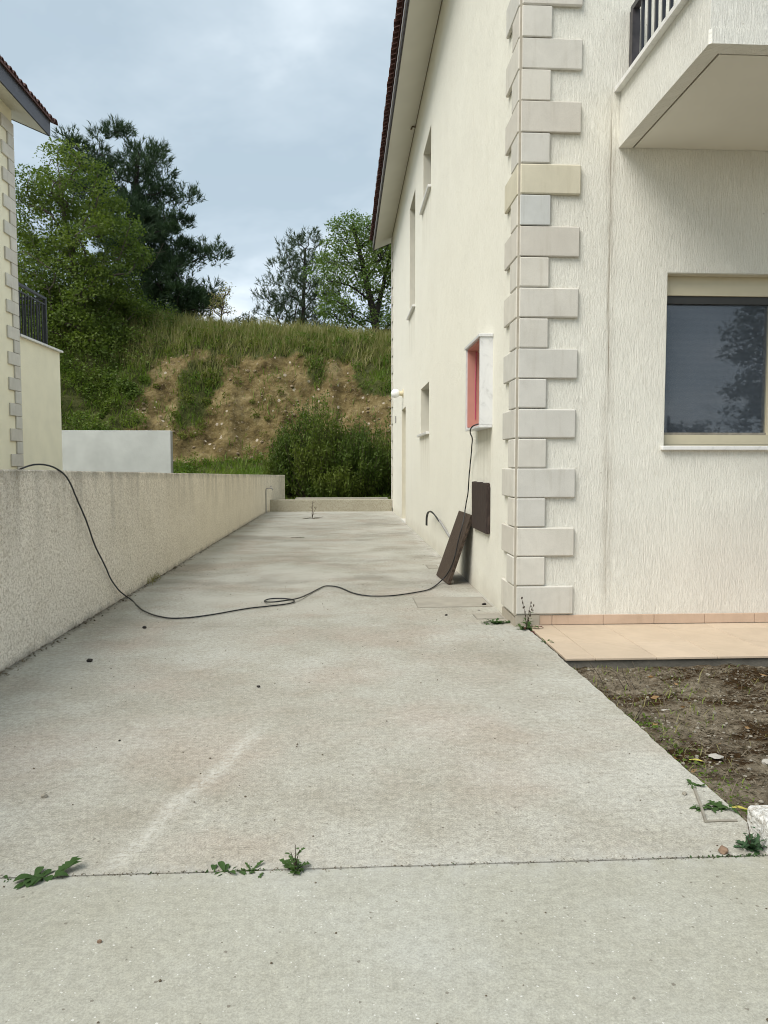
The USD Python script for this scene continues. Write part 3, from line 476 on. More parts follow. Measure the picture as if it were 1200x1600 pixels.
# black cable from over the wall to the niche
pts = [(-2.35, 5.2, 0.55), (-2.05, 4.76, 1.06), (-1.98, 4.72, 1.09), (-1.93, 4.76, 1.105), (-1.85, 4.84, 1.088), (-1.80, 4.93, 1.02), (-1.80, 5.08, 0.90), (-1.802, 5.23, 0.74), (-1.803, 5.43, 0.53), (-1.803, 5.70, 0.305), (-1.798, 5.98, 0.10), (-1.75, 6.06, 0.02),
       (-1.56, 5.70, 0.010), (-1.25, 5.30, 0.010), (-0.969, 5.398, 0.010), (-0.677, 5.675, 0.010), (-0.465, 5.785, 0.010), (-0.400, 5.888, 0.012), (-0.470, 6.01, 0.014), (-0.60, 6.02, 0.012), (-0.635, 5.90, 0.012), (-0.54, 5.80, 0.028), (-0.409, 5.905, 0.028), (-0.31, 6.189, 0.012), (-0.214, 6.54, 0.010),
       (-0.149, 6.66, 0.010), (-0.044, 6.57, 0.010), (0.121, 6.197, 0.010), (0.333, 6.108, 0.010), (0.616, 6.264, 0.010), (0.80, 6.53, 0.010), (0.925, 6.80, 0.05), (0.985, 6.72, 0.17), (1.035, 6.70, 0.36), (1.085, 6.72, 0.55), (1.118, 6.78, 0.672), (1.14, 6.74, 0.86), (1.145, 6.65, 1.14), (1.13, 6.50, 1.25), (1.08, 6.22, 1.33), (1.04, 6.02, 1.395), (1.06, 5.96, 1.425), (1.13, 5.95, 1.437), (1.3, 6.0, 1.44)]
CABLE_WOBBLE = np.stack([meshkit.fbm(np.stack([np.arange(420) * 0.11, np.zeros(420), np.full(420, k)], 1), 3, 60 + k) - 0.5 for k in (0, 1, 2)], 1) * [0.014, 0.03, 0.0]
solo('black_cable', tube(spline(pts, 420) + CABLE_WOBBLE, 0.0057, 7), 'cable', 'thin black cable from over the boundary wall, looping across the drive up to the niche', 'cable', smooth=True)

# inspection covers set in the drive by the house
def hatch(label, x0, x1, y0, y1):
    t = thing('inspection_cover', label, 'drain cover', (x0, y0, 0))
    part('lid', bx(x0, x1, y0, y1, -0.01, 0.004), 'cover', t); w = 0.008
    part('frame', cat(bx(x0 - w, x1 + w, y0 - w, y0, -0.01, 0.003), bx(x0 - w, x1 + w, y1, y1 + w, -0.01, 0.003), bx(x0 - w, x0, y0, y1, -0.01, 0.003), bx(x1, x1 + w, y0, y1, -0.01, 0.003)), 'strip', t)
hatch('large square concrete inspection cover in the drive in front of the leaning board', 0.575, 1.145, 5.65, 6.06)
hatch('small concrete cover in the drive by the weeds at the house corner', 0.955, 1.135, 5.195, 5.36)
hatch('small concrete cover in the drive behind the leaning board', 0.905, 1.01, 7.81, 8.07)
st = thing('edging_strip', 'two thin grey strips meeting in a corner at the drive edge by the corner wall', 'strip', (1.11, 2.16, 0))
part('bar', tube([(1.112, 2.157, 0.003), (1.150, 2.27, 0.003), (1.188, 2.39, 0.002)], 0.0055, 5), 'strip', st); part('bar', tube([(1.108, 2.160, 0.003), (1.16, 2.163, 0.003), (1.212, 2.160, 0.002)], 0.0045, 5), 'strip', st)

# ------------------------------------------------------------------ soil bed
def bedz(x, y):
    return -0.055 + 0.055 * (meshkit.fbm(np.stack([x * 5, y * 5, 0 * x], -1), 4, 5) - 0.5) + 0.03 * (meshkit.fbm(np.stack([x * 22, y * 22, 0 * x], -1), 3, 9) - 0.5)
gx, gy = np.meshgrid(np.arange(1.15, 4.8, 0.022), np.arange(1.2, 4.15, 0.022), indexing='ij')
def sheet(gx, gy, gz):
    n, m = gx.shape; i, j = np.meshgrid(np.arange(n - 1), np.arange(m - 1), indexing='ij'); k = (i * m + j).ravel()
    return np.stack([gx, gy, gz], -1).reshape(-1, 3), np.vstack([np.stack([k, k + m, k + m + 1], 1), np.stack([k, k + m + 1, k + 1], 1)])
solo('soil_bed', sheet(gx, gy, bedz(gx, gy)), 'soil', kind='structure', smooth=True)
def strands(P, L, w, lean=0.5, rng=R, up=(0, 0, 1.0), curl=0.5):
    """thin curved blades, three triangles each, rooted at the points P"""
    n = len(P); az = rng.uniform(0, 2 * np.pi, n); ln = L * rng.uniform(0.5, 1.25, n); le = lean * rng.uniform(0.2, 1.3, n)
    d = np.stack([np.cos(az), np.sin(az), 0 * az], 1); s = np.stack([-np.sin(az + rng.normal(0, .8, n)), np.cos(az), 0 * az], 1); U = np.broadcast_to(np.asarray(up), (n, 3))
    mid = P + (U * np.cos(le)[:, None] + d * np.sin(le)[:, None]) * (ln * 0.55)[:, None]; l2 = le * (1 + curl) + 0.15
    tip = mid + (U * np.cos(l2)[:, None] + d * np.sin(l2)[:, None]) * (ln * 0.45)[:, None]; ww = (w * rng.uniform(0.6, 1.3, n))[:, None]
    v = np.stack([P - s * ww, P + s * ww, mid - s * ww * 0.8, mid + s * ww * 0.8, tip], 1).reshape(-1, 3); k = np.arange(n)[:, None] * 5
    return v, np.vstack([k + [0, 1, 3], k + [0, 3, 2], k + [2, 3, 4]])
def leaves(P, size, rng, flat=0.5, asp=0.5, nrm=None):
    """leaf-shaped quads at the points P"""
    n = len(P); a = rng.normal(size=(n, 3)); a[:, 2] *= flat; a /= np.linalg.norm(a, axis=1, keepdims=True) + 1e-9; b = np.cross(a, rng.normal(size=(n, 3)) * (0.6, 0.6, 1.0)); b /= np.linalg.norm(b, axis=1, keepdims=True) + 1e-9
    s = (size * rng.uniform(0.55, 1.35, n))[:, None]; c = np.cross(a, b)
    v = np.stack([P - a * s * 0.5, P + b * s * asp * 0.5 + c * s * 0.06, P + a * s * 0.5, P - b * s * asp * 0.5 + c * s * 0.06], 1).reshape(-1, 3); k = np.arange(n)[:, None] * 4
    return v, np.vstack([k + [0, 1, 2], k + [0, 2, 3]])
def bedpts(n, x0=1.25, x1=3.2, y0=2.05, y1=4.06, f=None):
    P = np.stack([R.uniform(x0, x1, n), R.uniform(y0, y1, n)], 1)
    if f is not None: P = P[f(P) > R.uniform(0, 1, len(P))]
    return np.column_stack([P, bedz(P[:, 0], P[:, 1])])
edgef = lambda P: np.clip(1.3 - (P[:, 0] - 1.25) / 0.4, 0.12, 1) * np.clip(meshkit.fbm(np.column_stack([P * 4, P[:, 0] * 0]), 3, 2) * 2.2 - 0.6, 0, 1)
solo('dry_grass', strands(bedpts(2600, f=edgef), 0.07, 0.0016, 0.9), 'dry', kind='stuff')
solo('green_sprouts', strands(bedpts(2600, f=lambda P: np.clip(meshkit.fbm(np.column_stack([P * 3.1, P[:, 0] * 0]), 3, 21) * 4 - 2.25, 0, 1)), 0.035, 0.0022, 0.8), 'grass', kind='stuff')
solo('leaf_litter', leaves(bedpts(9000) + [0, 0, 0.004], 0.022, R, 0.25, 0.35), 'litter', kind='stuff')
def pebble(r, loc, seed, sq=0.65):
    m = trimesh.creation.icosphere(1, r); q = np.random.default_rng(seed); m.vertices *= q.uniform(0.75, 1.25, (len(m.vertices), 1)) * np.array([1, q.uniform(.7, 1), sq]); m.apply_translation(np.array(loc) + [0, 0, r * sq * 0.75]); return m
Q = bedpts(1500, f=lambda P: np.clip(meshkit.fbm(np.column_stack([P * 2.7, P[:, 0] * 0]), 3, 33) * 3 - 0.9, 0.1, 1)); solo('twigs', strands(Q + [0, 0, 0.006], 0.085, 0.0016, 1.35, curl=0.1), 'litter', kind='stuff')
Q = bedpts(420, f=edgef); solo('dead_leaf_litter', leaves(Q + [0, 0, 0.008], 0.035, R, 0.3, 0.45), 'leaf_b', kind='stuff')
Q = bedpts(1200, 1.25, 1.6, 2.1, 3.3, f=lambda P: np.clip(1.4 - np.abs(P[:, 0] - 1.3) / 0.12, 0, 1)); solo('bed_edge_sprouts', leaves(Q + [0, 0, 0.012], 0.014, R, 0.6, 0.6), 'scrub', kind='stuff')
pp = bedpts(700); solo('gravel', cat(*[pebble(R.uniform(0.003, 0.009), q - [0, 0, 0.002], i) for i, q in enumerate(pp)]), 'pebble', kind='stuff')
def flake(loc, ln, wd, rz, mat, label, cat_):
    t = np.linspace(0, 1, 7); w = wd * np.sin(np.pi * np.clip(t, 0.02, 0.98)) ** 0.8; v = []
    for a_, b_ in zip(t, w): v += [(a_ * ln - ln / 2, b_ / 2, 0.25 * b_ + 0.02 * math.sin(a_ * 5) * ln), (a_ * ln - ln / 2, 0, 0.004 + 0.03 * math.sin(a_ * 5) * ln), (a_ * ln - ln / 2, -b_ / 2, 0.25 * b_ + 0.02 * math.sin(a_ * 5) * ln)]
    f = []
    for i in range(6):
        for k in (0, 1): p_ = i * 3 + k; f += [[p_, p_ + 1, p_ + 4], [p_, p_ + 4, p_ + 3]]
    z = bedz(np.array([loc[0]]), np.array([loc[1]]))[0]
    solo('fallen_leaf', place((np.array(v), np.array(f)), (*loc, z + 0.006), rz), mat, label, cat_, smooth=True)
flake((1.37, 2.74), 0.058, 0.018, -0.35, 'leaf_y', 'bright yellow-green fallen leaf lying in the middle of the soil bed', 'leaf')
flake((1.315, 2.33), 0.05, 0.02, -0.3, 'leaf_y', 'pale yellow fallen leaf on the soil bed behind the corner wall', 'leaf')
flake((1.268, 2.19), 0.055, 0.02, -1.35, 'leaf_y', 'olive yellow leaf stuck between the corner wall and the drive', 'leaf')
flake((1.36, 3.11), 0.05, 0.028, 0.9, 'leaf_b', 'brown and yellow leaf by dry stems at the back of the soil bed', 'leaf')
flake((1.285, 2.50), 0.045, 0.02, 0.8, 'leaf_b', 'small brown curled leaf beside the edge of the drive', 'leaf')
def stone_at(loc, r, mat, label, sq=0.5, seed=0, bed=True, name='stone', c='stone'):
    z = bedz(np.array([loc[0]]), np.array([loc[1]]))[0] if bed else 0.0
    solo(name, pebble(r, (*loc, z), seed, sq), mat, label, c)
stone_at((1.455, 2.76), 0.028, 'pebble_w', 'flat pale stone next to the yellow leaf on the soil bed', 0.25, 3)
stone_at((1.63, 2.70), 0.022, 'pebble_w', 'white rounded stone at the right edge of the soil bed', 0.5, 4)
stone_at((1.52, 3.37), 0.017, 'pebble_w', 'small white stone chip on the moss at the back of the soil bed', 0.3, 5)
# crumbs and stones on the concrete
for i, (x, y, r, m_, lab) in enumerate([(-1.427, 4.169, 0.016, 'dropping', 'black crumb on the drive near the boundary wall'), (-0.996, 2.446, 0.011, 'pebble', 'grey pebble on the left of the middle slab'), (1.075, 1.983, 0.014, 'pebble_b', 'brown angular stone on the slab joint near the corner wall'), (1.135, 2.35, 0.008, 'pebble', 'small grey stone beside the edging strips'),
        (-0.567, 1.674, 0.006, 'pebble_b', 'brown crumb on the front slab below the left weed'), (-0.426, 3.635, 0.009, 'dropping', 'black crumb in the middle of the drive'), (-0.898, 2.943, 0.005, 'dropping', 'tiny dark crumb on the slab left of the pale scuff'), (0.746, 5.326, 0.01, 'dropping', 'dark crumb on the drive in front of the large inspection cover'),
        (1.10, 5.71, 0.016, 'dropping', 'dark crumb on the large inspection cover close to the wall'), (1.02, 5.5, 0.011, 'pebble_w', 'white plaster crumb on the drive beside the house wall'), (-1.346, 5.013, 0.014, 'dropping', 'dark crumb lying in front of the cable near the boundary wall')]):
    stone_at((x, y), r, m_, lab, 0.7, 20 + i, False, 'stone' if 'crumb' not in lab else 'crumb', 'stone' if 'crumb' not in lab else 'crumb')
q = np.stack([R.uniform(-1.7, 1.1, 260), R.uniform(1.2, 9, 260)], 1); q = q[(np.abs(q[:, 1] - 1.96) > 0.02)]
solo('grit', cat(*[pebble(R.uniform(0.0015, 0.004), (a_, b_, 0), i) for i, (a_, b_) in enumerate(q)]), 'litter', kind='stuff')

# ------------------------------------------------------------------ weeds
def blade(L, W, rise, droop, lobes=0, rng=R, n=9):
    """one leaf along +x from the origin: arched, folded on its midrib, lobed edge"""
    t = np.linspace(0, 1, n); w = W * (0.12 + np.sin(np.pi * t ** 1.25)) * 0.9; w[-1] = 0.0005
    if lobes: w = w * (1 - 0.55 * (np.arange(n) % 2)) * rng.uniform(0.8, 1.2, n)
    x = L * t * (1 - 0.15 * t * droop); z = L * (rise * t - droop * t * t); v = []
    for k in range(n): v += [(x[k], w[k] / 2, z[k] + w[k] * 0.18), (x[k] - 0.06 * L * (lobes > 0), 0, z[k]), (x[k], -w[k] / 2, z[k] + w[k] * 0.18)]
    f = []
    for i in range(n - 1):
        for k in (0, 1): p_ = i * 3 + k; f += [[p_, p_ + 1, p_ + 4], [p_, p_ + 4, p_ + 3]]
    return np.array(v), np.array(f)
def weed(label, loc, n, L, W, rise=(0.2, 0.9), droop=(0.2, 0.8), lobes=1, stems=(), az=None, mat='weed', spread=0.012, z=0.0, c='weed', extra=None):
    t = thing('weed', label, c, (*loc, z))
    for i in range(n):
        a_ = R.uniform(0, 2 * np.pi) if az is None else R.uniform(*az)
        o = np.array([loc[0] + R.normal(0, spread), loc[1] + R.normal(0, 0.006), z - 0.004])
        part('leaf', place(blade(L * R.uniform(0.6, 1.15), W * R.uniform(0.7, 1.15), R.uniform(*rise), R.uniform(*droop), lobes), o, a_), (mat if R.uniform() < 0.85 or not extra else extra), t, True)
    for (dx, dy, hh, r, heads) in stems:
        s0 = np.array([loc[0], loc[1], z - 0.005]); e = s0 + [dx, dy, hh]; P = spline([s0, s0 + [dx * 0.25, dy * 0.25, hh * 0.45], e], 8)
        st_ = part('stem', tube(P, np.linspace(r, r * 0.5, 8), 5), 'wirestem', t)
        for k in range(heads):
            q_ = P[-1 - (k % 5)] + R.normal(0, 0.006, 3) * [1, 1, 0.5] if k else P[-1]; h_ = trimesh.creation.icosphere(1, 0.0042); h_.vertices *= [1, 1, 1.8]; h_.apply_translation(q_); part('seed_head', h_, 'wirestem', st_)
        for k in range(3 if heads == 0 else 1):
            q_ = P[2 + k * 2]; part('leaf', place(blade(L * 0.55, W * 0.6, 0.7, 0.4, lobes), q_, R.uniform(0, 6.28)), mat, t, True)
    return t
weed('large broad-leaved green weed growing from the slab joint at the far left', (-0.815, 1.958), 20, 0.062, 0.026, (0.25, 0.8), (0.3, 0.9), 0, spread=0.014)
weed('ragged taller dark weed beside the broad-leaved one on the slab joint', (-0.775, 1.960), 7, 0.068, 0.026, (0.5, 1.1), (0.2, 0.5), 1, az=(-0.4, 1.0), spread=0.006, extra='weed_red')
weed('tiny seedling at the left picture edge on the slab joint', (-0.895, 1.961), 4, 0.024, 0.010, lobes=0, spread=0.004)
weed('small three-leaved weed on the slab joint, left of the upright weed', (-0.318, 1.961), 7, 0.044, 0.018, (0.3, 0.9), (0.2, 0.6), 0, spread=0.012)
weed('low creeping weed between the three-leaved weed and the upright weed on the joint', (-0.248, 1.961), 14, 0.042, 0.014, (0.2, 0.6), (0.2, 0.7), 1, spread=0.022)
weed('upright bushy little weed with toothed leaves on the slab joint', (-0.135, 1.961), 22, 0.042, 0.02, (0.4, 1.3), (0.2, 0.6), 1, stems=((0.0, 0.0, 0.075, 0.002, 0), (0.012, 0.0, 0.06, 0.002, 0), (-0.012, 0.004, 0.05, 0.002, 0)))
weed('blue-green bushy weed growing against the corner wall at the slab joint', (1.165, 2.0), 34, 0.045, 0.02, (0.4, 1.5), (0.2, 0.7), 1, stems=((0.0, 0.02, 0.07, 0.002, 0), (-0.02, 0, 0.05, 0.002, 0)), mat='weed_blue', spread=0.012)
weed('fresh green creeping weed spilling over the edging strips', (1.195, 2.25), 40, 0.05, 0.022, (0.2, 0.7), (0.3, 0.8), 1, spread=0.02)
weed('feathery sprig reaching left over the concrete from the edging strips', (1.15, 2.262), 14, 0.045, 0.014, (0.15, 0.5), (0.2, 0.5), 1, az=(2.4, 3.9), spread=0.008)
weed('round-leaved weed on the drive edge just behind the edging strips', (1.205, 2.42), 8, 0.034, 0.022, (0.3, 0.8), (0.2, 0.6), 0, spread=0.01)
weed('tall weed with dark seed heads growing at the foot of the corner stones', (1.225, 4.86), 30, 0.085, 0.03, (0.2, 0.9), (0.3, 0.8), 1, stems=((-0.035, 0.0, 0.215, 0.0022, 9), (0.03, 0.0, 0.185, 0.002, 7), (0.045, -0.01, 0.165, 0.002, 7), (0.015, 0.0, 0.12, 0.002, 0)), spread=0.02, mat='weed', extra='weed_red')
weed('flat green weed spreading on the drive in front of the small cover', (1.06, 5.05), 40, 0.075, 0.032, (0.25, 0.8), (0.2, 0.6), 1, spread=0.06)
weed('reddish low weed between the drive edge and the tiled porch', (1.275, 4.78), 12, 0.045, 0.014, (0.2, 0.7), (0.3, 0.7), 1, mat='weed_red', spread=0.02)
weed('small green weed in the gap along the porch edge', (1.262, 4.48), 9, 0.05, 0.014, (0.3, 0.9), (0.2, 0.7), 1, spread=0.01)
weed('dead brown rosette with one dry stalk on the far part of the drive', (-0.654, 15.35), 14, 0.24, 0.06, (0.05, 0.3), (0.1, 0.4), 1, stems=((0.0, 0.02, 0.36, 0.009, 0), (0.09, 0, 0.24, 0.006, 0)), mat='litter', spread=0.05)
weed('low dry tuft lying on the drive in front of the dead stalk', (-0.70, 11.27), 10, 0.12, 0.03, (0.05, 0.3), (0.1, 0.3), 1, mat='litter', spread=0.07, extra='weed')
t = thing('grass_tuft', 'thin grass tuft growing at the foot of the boundary wall', 'grass tuft', (-1.80, 7.0, 0)); part('blades', strands(np.column_stack([R.normal(-1.80, 0.02, 40), R.normal(7.05, 0.12, 40), np.zeros(40)]), 0.12, 0.002, 0.5), 'dry', t)
for i, (x, y, lab) in enumerate([(1.33, 3.75, 'bare twiggy dead plant at the back of the soil bed by the porch edge'), (1.31, 3.2, 'dry stalks standing at the drive edge of the soil bed'), (1.46, 3.68, 'thin dead stalks on the soil bed below the porch tiles')]):
    t = thing('dead_plant', lab, 'dead plant', (x, y, -0.05))
    for k in range(7):
        a_ = R.uniform(0, 6.28); o = np.array([x + R.normal(0, .03), y + R.normal(0, .03), -0.055]); L = R.uniform(.05, .13)
        part('stem', tube(spline([o, o + [L * .3 * math.cos(a_), L * .3 * math.sin(a_), L * .5], o + [L * .6 * math.cos(a_ + .5), L * .5 * math.sin(a_), L]], 5), np.linspace(.0022, .001, 5), 4), 'wirestem' if k % 2 else 'deadstem', t)

jx = np.r_[R.uniform(-1.5, 1.15, 70), R.normal(-0.8, 0.09, 160), R.normal(-0.25, 0.08, 160), R.normal(1.1, 0.06, 120)]; jw = meshkit.fbm(np.stack([jx * 3, jx * 0, jx * 0], 1), 3, 77) > 0.47
solo('joint_moss', leaves(np.column_stack([jx, R.normal(1.961, 0.0035, len(jx)), R.uniform(-0.004, 0.004, len(jx))])[jw], 0.009, R, 0.8, 0.6), 'weed', kind='stuff'); jx = R.uniform(-1.5, 1.1, 700)
solo('joint_dirt', leaves(np.column_stack([jx, 1.961 + R.normal(0, 0.006, 700), np.full(700, 0.001)]), 0.005, R, 0.2, 0.7), 'litter', kind='stuff')
wy = 3.9 + 12 * R.uniform(0, 1, 900) ** 1.6; solo('wall_foot_litter', leaves(np.column_stack([-1.828 + np.abs(R.normal(0, 0.03, 900)), wy, np.full(900, 0.004)]), 0.018, R, 0.25, 0.4), 'litter', kind='stuff')

# ------------------------------------------------------------------ house on the left
XL, YL = -5.22, 12.34
lh = thing('neighbour_house', 'pale yellow neighbouring house with stone corner blocks at the left picture edge', 'house', (XL, YL, 0))
part('wall', panel(Polygon([(-12, -0.2), (XL, -0.2), (XL, ZE + 0.157), ((XL - 12) / 2, ZE + 1.6), (-12, ZE + 0.157)]), YL - 2.0, 'y', 2.0), 'left_render', lh)
for k, z0 in enumerate(zz[:-1]):
    z1 = min(z0 + qh, ZE + 0.13); ls = 0.42 if k % 2 == 1 else 0.21
    part('quoin_stone', cbx(XL + 0.001, XL + 0.026, YL + 0.012 - ls, YL + 0.012, z0 + 0.0045, z1, 0.006), QUOIN[int(R.integers(0, 5))], lh)
part('soffit', rake(-12.4, XL + 0.375, ZE, 0.001, 0.03, 1.5, YL + 0.5), 'white_plain', lh)
part('fascia', bx(XL + 0.376, XL + 0.40, 1.5, YL + 0.522, ZE - 0.01, ZE + 0.235), 'fascia', lh)
part('fascia', rake(-12.4, XL + 0.375, ZE, -0.008, 0.2, YL + 0.501, YL + 0.521), 'fascia', lh)
part('roof', rake(-12.46, XL + 0.44, ZE - 0.02, 0.24, 0.275, 1.4, YL + 0.58), 'tile', lh)
for y in np.arange(9.6, YL + 0.62, 0.122): part('roof_tile', barrel(XL + 0.45 + R.normal(0, 0.006), y, ZE + 0.245, -1), 'tile', lh)
part('hip_tile', barrel(XL + 0.475, YL + 0.60, ZE + 0.23, -1, 0.4, 0.075), 'tile', lh)
vb = part('veranda_wall', bx(-9, XL - 0.004, YL + 0.004, 14.09, -0.2, 3.172), 'left_render', lh)
part('coping', cbx(-9, XL + 0.045, YL + 0.02, 14.15, 3.173, 3.212, 0.005), 'sill', vb)
rl = part('railing', cat(bx(XL - 0.09, XL - 0.04, YL + 0.03, 13.66, 4.03, 4.07), bx(XL - 0.08, XL - 0.05, YL + 0.03, 13.66, 3.93, 3.95), bx(XL - 0.08, XL - 0.05, YL + 0.03, 13.66, 3.24, 3.26), bx(-8.5, XL - 0.09, 13.62, 13.66, 4.03, 4.07), bx(-8.5, XL - 0.09, 13.63, 13.65, 3.93, 3.95), bx(-8.5, XL - 0.09, 13.63, 13.65, 3.24, 3.26)), 'iron', lh, label='black iron railing on the veranda wall')
part('post', bx(XL - 0.095, XL - 0.045, 13.61, 13.665, 3.213, 4.028), 'iron', rl)
for y in np.arange(YL + 0.12, 13.56, 0.115): part('baluster', bx(XL - 0.074, XL - 0.056, y - 0.009, y + 0.009, 3.2605, 3.9295), 'iron', rl)
for x in np.arange(XL - 0.2, -8.0, -0.115): part('baluster', bx(x - 0.009, x + 0.009, 13.631, 13.649, 3.2605, 3.9295), 'iron', rl)
gw = thing('plastered_wall', 'grey-white plastered garden wall beside the yellow house, in front of the earth bank', 'wall', (-6, 19, 0))
part('wall', cbx(-9.5, -4.36, 19.0, 19.2, -0.2, 1.972, 0.01), 'plaster', gw)
part('stop_bead', bx(-4.359, -4.353, 18.995, 19.2, -0.2, 1.96), 'galv', gw)  # darker sheet over the wall's end face, shade put into its colour

# ------------------------------------------------------------------ earth bank
PY = [17.9, 19.2, 21.5, 23.0, 23.9, 24.4, 25.0, 25.6, 26.2, 26.8, 27.8, 29.5, 34, 60, 100]; PZ = [-0.25, 0.1, 0.45, 0.85, 1.35, 2.1, 3.1, 4.15, 5.15, 5.75, 6.1, 6.3, 6.35, 6.4, 6.4]
def crest(x): return np.interp(x, [-14, -9, -6.5, -2.8, 0, 2, 5], [1.08, 1.07, 1.03, 0.985, 0.955, 0.93, 0.92])
def bank(x, y, det=True):
    P = np.stack([x, y, 0 * x], -1); cut = np.exp(-((x + 2.3) / 3.4) ** 4)                       # the bare face is cut back in the middle
    sh = 1.3 * (meshkit.fbm(P * [0.42, 0.15, 1], 4, 3) - 0.5) + 0.55 * (meshkit.fbm(P * [1.3, 0.4, 1], 3, 8) - 0.5)
    yy = y + sh - 0.25 * cut; s = np.clip((y - 23) / 1.0, 0, 1) * np.clip((30 - y) / 2.5, 0, 1)
    yy = yy + 0.9 * (1 - cut) * np.clip((26.5 - y) / 3, 0, 1)
    z = np.interp(yy, PY, PZ) * np.where(yy > 23.5, crest(x), 1.0)
    if det: z = z + s * (0.55 * (meshkit.fbm(P * [1.9, 2.6, 1], 5, 4) - 0.5) + 0.16 * np.abs(meshkit.fbm(P * [6, 8, 1], 4, 6) - 0.5))
    return z
def cover(x, y, z):
    """how much the plants hide the earth, 0 to 1"""
    n = meshkit.fbm(np.stack([x * 0.9, y * 0.9, z * 0.9], -1), 4, 12) - 0.5; n2 = meshkit.fbm(np.stack([x * 2.4, y, z * 2.4], -1), 3, 17) - 0.5
    top = np.clip((z - (4.75 * crest(x)) + n * 1.7 + n2 * 0.8) / 0.5, 0, 1); left = np.clip((-6.3 - x + n * 1.6 - 0.22 * (3.2 - z)) / 0.6, 0, 1); foot = np.clip((1.35 - z + n * 1.2 - np.where(x < -4.4, 0.15, 0)) / 0.4, 0, 1)
    tongue = np.clip(1.05 - ((x + 4.9 - 0.15 * (z - 3.4)) / 0.95) ** 2 - ((z - 3.6) / 1.5) ** 2 + n * 1.3, 0, 1); right = np.clip((x - 0.15 + n * 1.4 + (z - 4.2) * 0.5) / 0.6, 0, 1) * (z > 3.4); mid = np.clip(1.0 - ((x + 0.9) / 0.55) ** 2 - ((z - 4.4) / 0.9) ** 2 + n * 1.2, 0, 1) * 0.8
    return np.clip(np.maximum.reduce([top, left, foot, tongue, right, mid]), 0, 1)
gx, gy = np.meshgrid(np.arange(-15, 6.01, 0.085), np.r_[np.arange(17.86, 23.5, 0.16), np.arange(23.5, 29, 0.05), np.arange(29, 36, 0.4)], indexing='ij'); gz = bank(gx, gy)
ctr = np.stack([gx, gy, gz], -1); wt = np.clip((gy - 23.3), 0, 1) * np.clip((28.6 - gy) / 1.5, 0, 1); ctr[..., 1] += wt * (0.42 * (meshkit.fbm(ctr * [1.5, 0.6, 1.3], 5, 31) - 0.5) + 0.22 * np.abs(meshkit.fbm(ctr * [4.5, 2.0, 5.0], 4, 33) - 0.5))   # crumbled face
bk = usdkit.mesh(stage, '/World/embankment', sheet(ctr[..., 0], ctr[..., 1], ctr[..., 2]), M['earth'], True); data(bk.GetPrim(), kind='structure')
pv = UsdGeom.PrimvarsAPI(bk).CreatePrimvar('cover', Sdf.ValueTypeNames.FloatArray, 'vertex'); pv.Set(Vt.FloatArray.FromNumpy(cover(gx, gy, gz).ravel().astype(np.float32)))
solo('hilltop', bx(-60, 60, 35.6, 140, 5.0, 6.2), 'land', kind='structure')
def bankpts(n, x0=-13, x1=3.0, y0=21.0, y1=28.6, f=None):
    x, y = R.uniform(x0, x1, n), R.uniform(y0, y1, n); z = bank(x, y); w = cover(x, y, z) if f is None else f(x, y, z); k = w > R.uniform(0, 1, n)
    return np.stack([x, y, z], 1)[k]
P = bankpts(56000, f=lambda x, y, z: np.maximum(cover(x, y, z), 0.30 * np.clip(meshkit.fbm(np.stack([x * 1.7, y, z * 1.7], -1), 4, 71) * 5 - 2.2, 0.06, 1)) * np.clip(0.25 + 1.8 * (meshkit.fbm(np.stack([x * 1.5, y, z * 1.5], -1), 3, 91) - 0.25), 0.15, 1)); solo('bank_grass', strands(P - [0, 0, 0.03], 0.32, 0.012, 0.55), 'grass', kind='stuff')
P = bankpts(15000, y0=25.6, y1=28.8); solo('tall_grass', strands(P - [0, 0, 0.03], 0.55, 0.010, 0.4), 'dry', kind='stuff')
P = bankpts(22000, f=lambda x, y, z: 0.5 * np.clip(meshkit.fbm(np.stack([x * 1.6, y, z * 1.6], -1), 3, 41) * 3 - 1.1, 0, 1) * (z > 0.9)); solo('dry_stalks', strands(P - [0, 0, 0.02], 0.25, 0.010, 0.8), 'dry', kind='stuff')
# leafy undergrowth: low clumps of leaves over the planted parts, tall and dense on the left
def clumps(C, n, rad, size, flat=0.75):
    P = []
    for c in C:
        k = int(n * R.uniform(0.5, 1.4)); rr = rad * R.uniform(0.5, 1.5); q_ = R.normal(size=(k, 3)); q_ /= np.linalg.norm(q_, axis=1, keepdims=True); P.append(c + q_ * (rr * R.uniform(0.3, 1, (k, 1)) ** 0.6) * [1, 0.9, flat] + [0, -0.1 * rr, 0.45 * rr])
    return leaves(np.vstack(P), size, R, 0.7, 0.6)
nz = lambda x, y, z, f_, sd: meshkit.fbm(np.stack([x * f_, y * f_, z * f_], -1), 3, sd)
C = bankpts(1500, f=lambda x, y, z: cover(x, y, z) * np.clip(nz(x, y, z, .8, 51) * 4 - 1.6, 0.03, 1)); solo('undergrowth', clumps(C, 60, 0.24, 0.075), 'scrub', kind='stuff')
C = bankpts(520, -13, -6.2, f=lambda x, y, z: cover(x, y, z) * (z > 0.8) * np.clip(nz(x, y, z, .6, 52) * 4 - 1.3, 0.1, 1)); solo('thicket', clumps(C, 190, 0.5, 0.09, 0.9), 'deciduous', kind='stuff')
C = bankpts(420, -6.3, 2.5, f=lambda x, y, z: np.clip(1.2 - ((x + 4.7 - 0.15 * (z - 3.4)) / 1.05) ** 2 - ((z - 3.5) / 1.7) ** 2, 0, 1) + 0.10 * (z > 4.6)); solo('yellow_scrub', clumps(C, 90, 0.24, 0.065, 0.9), 'yellow_scrub', kind='stuff')
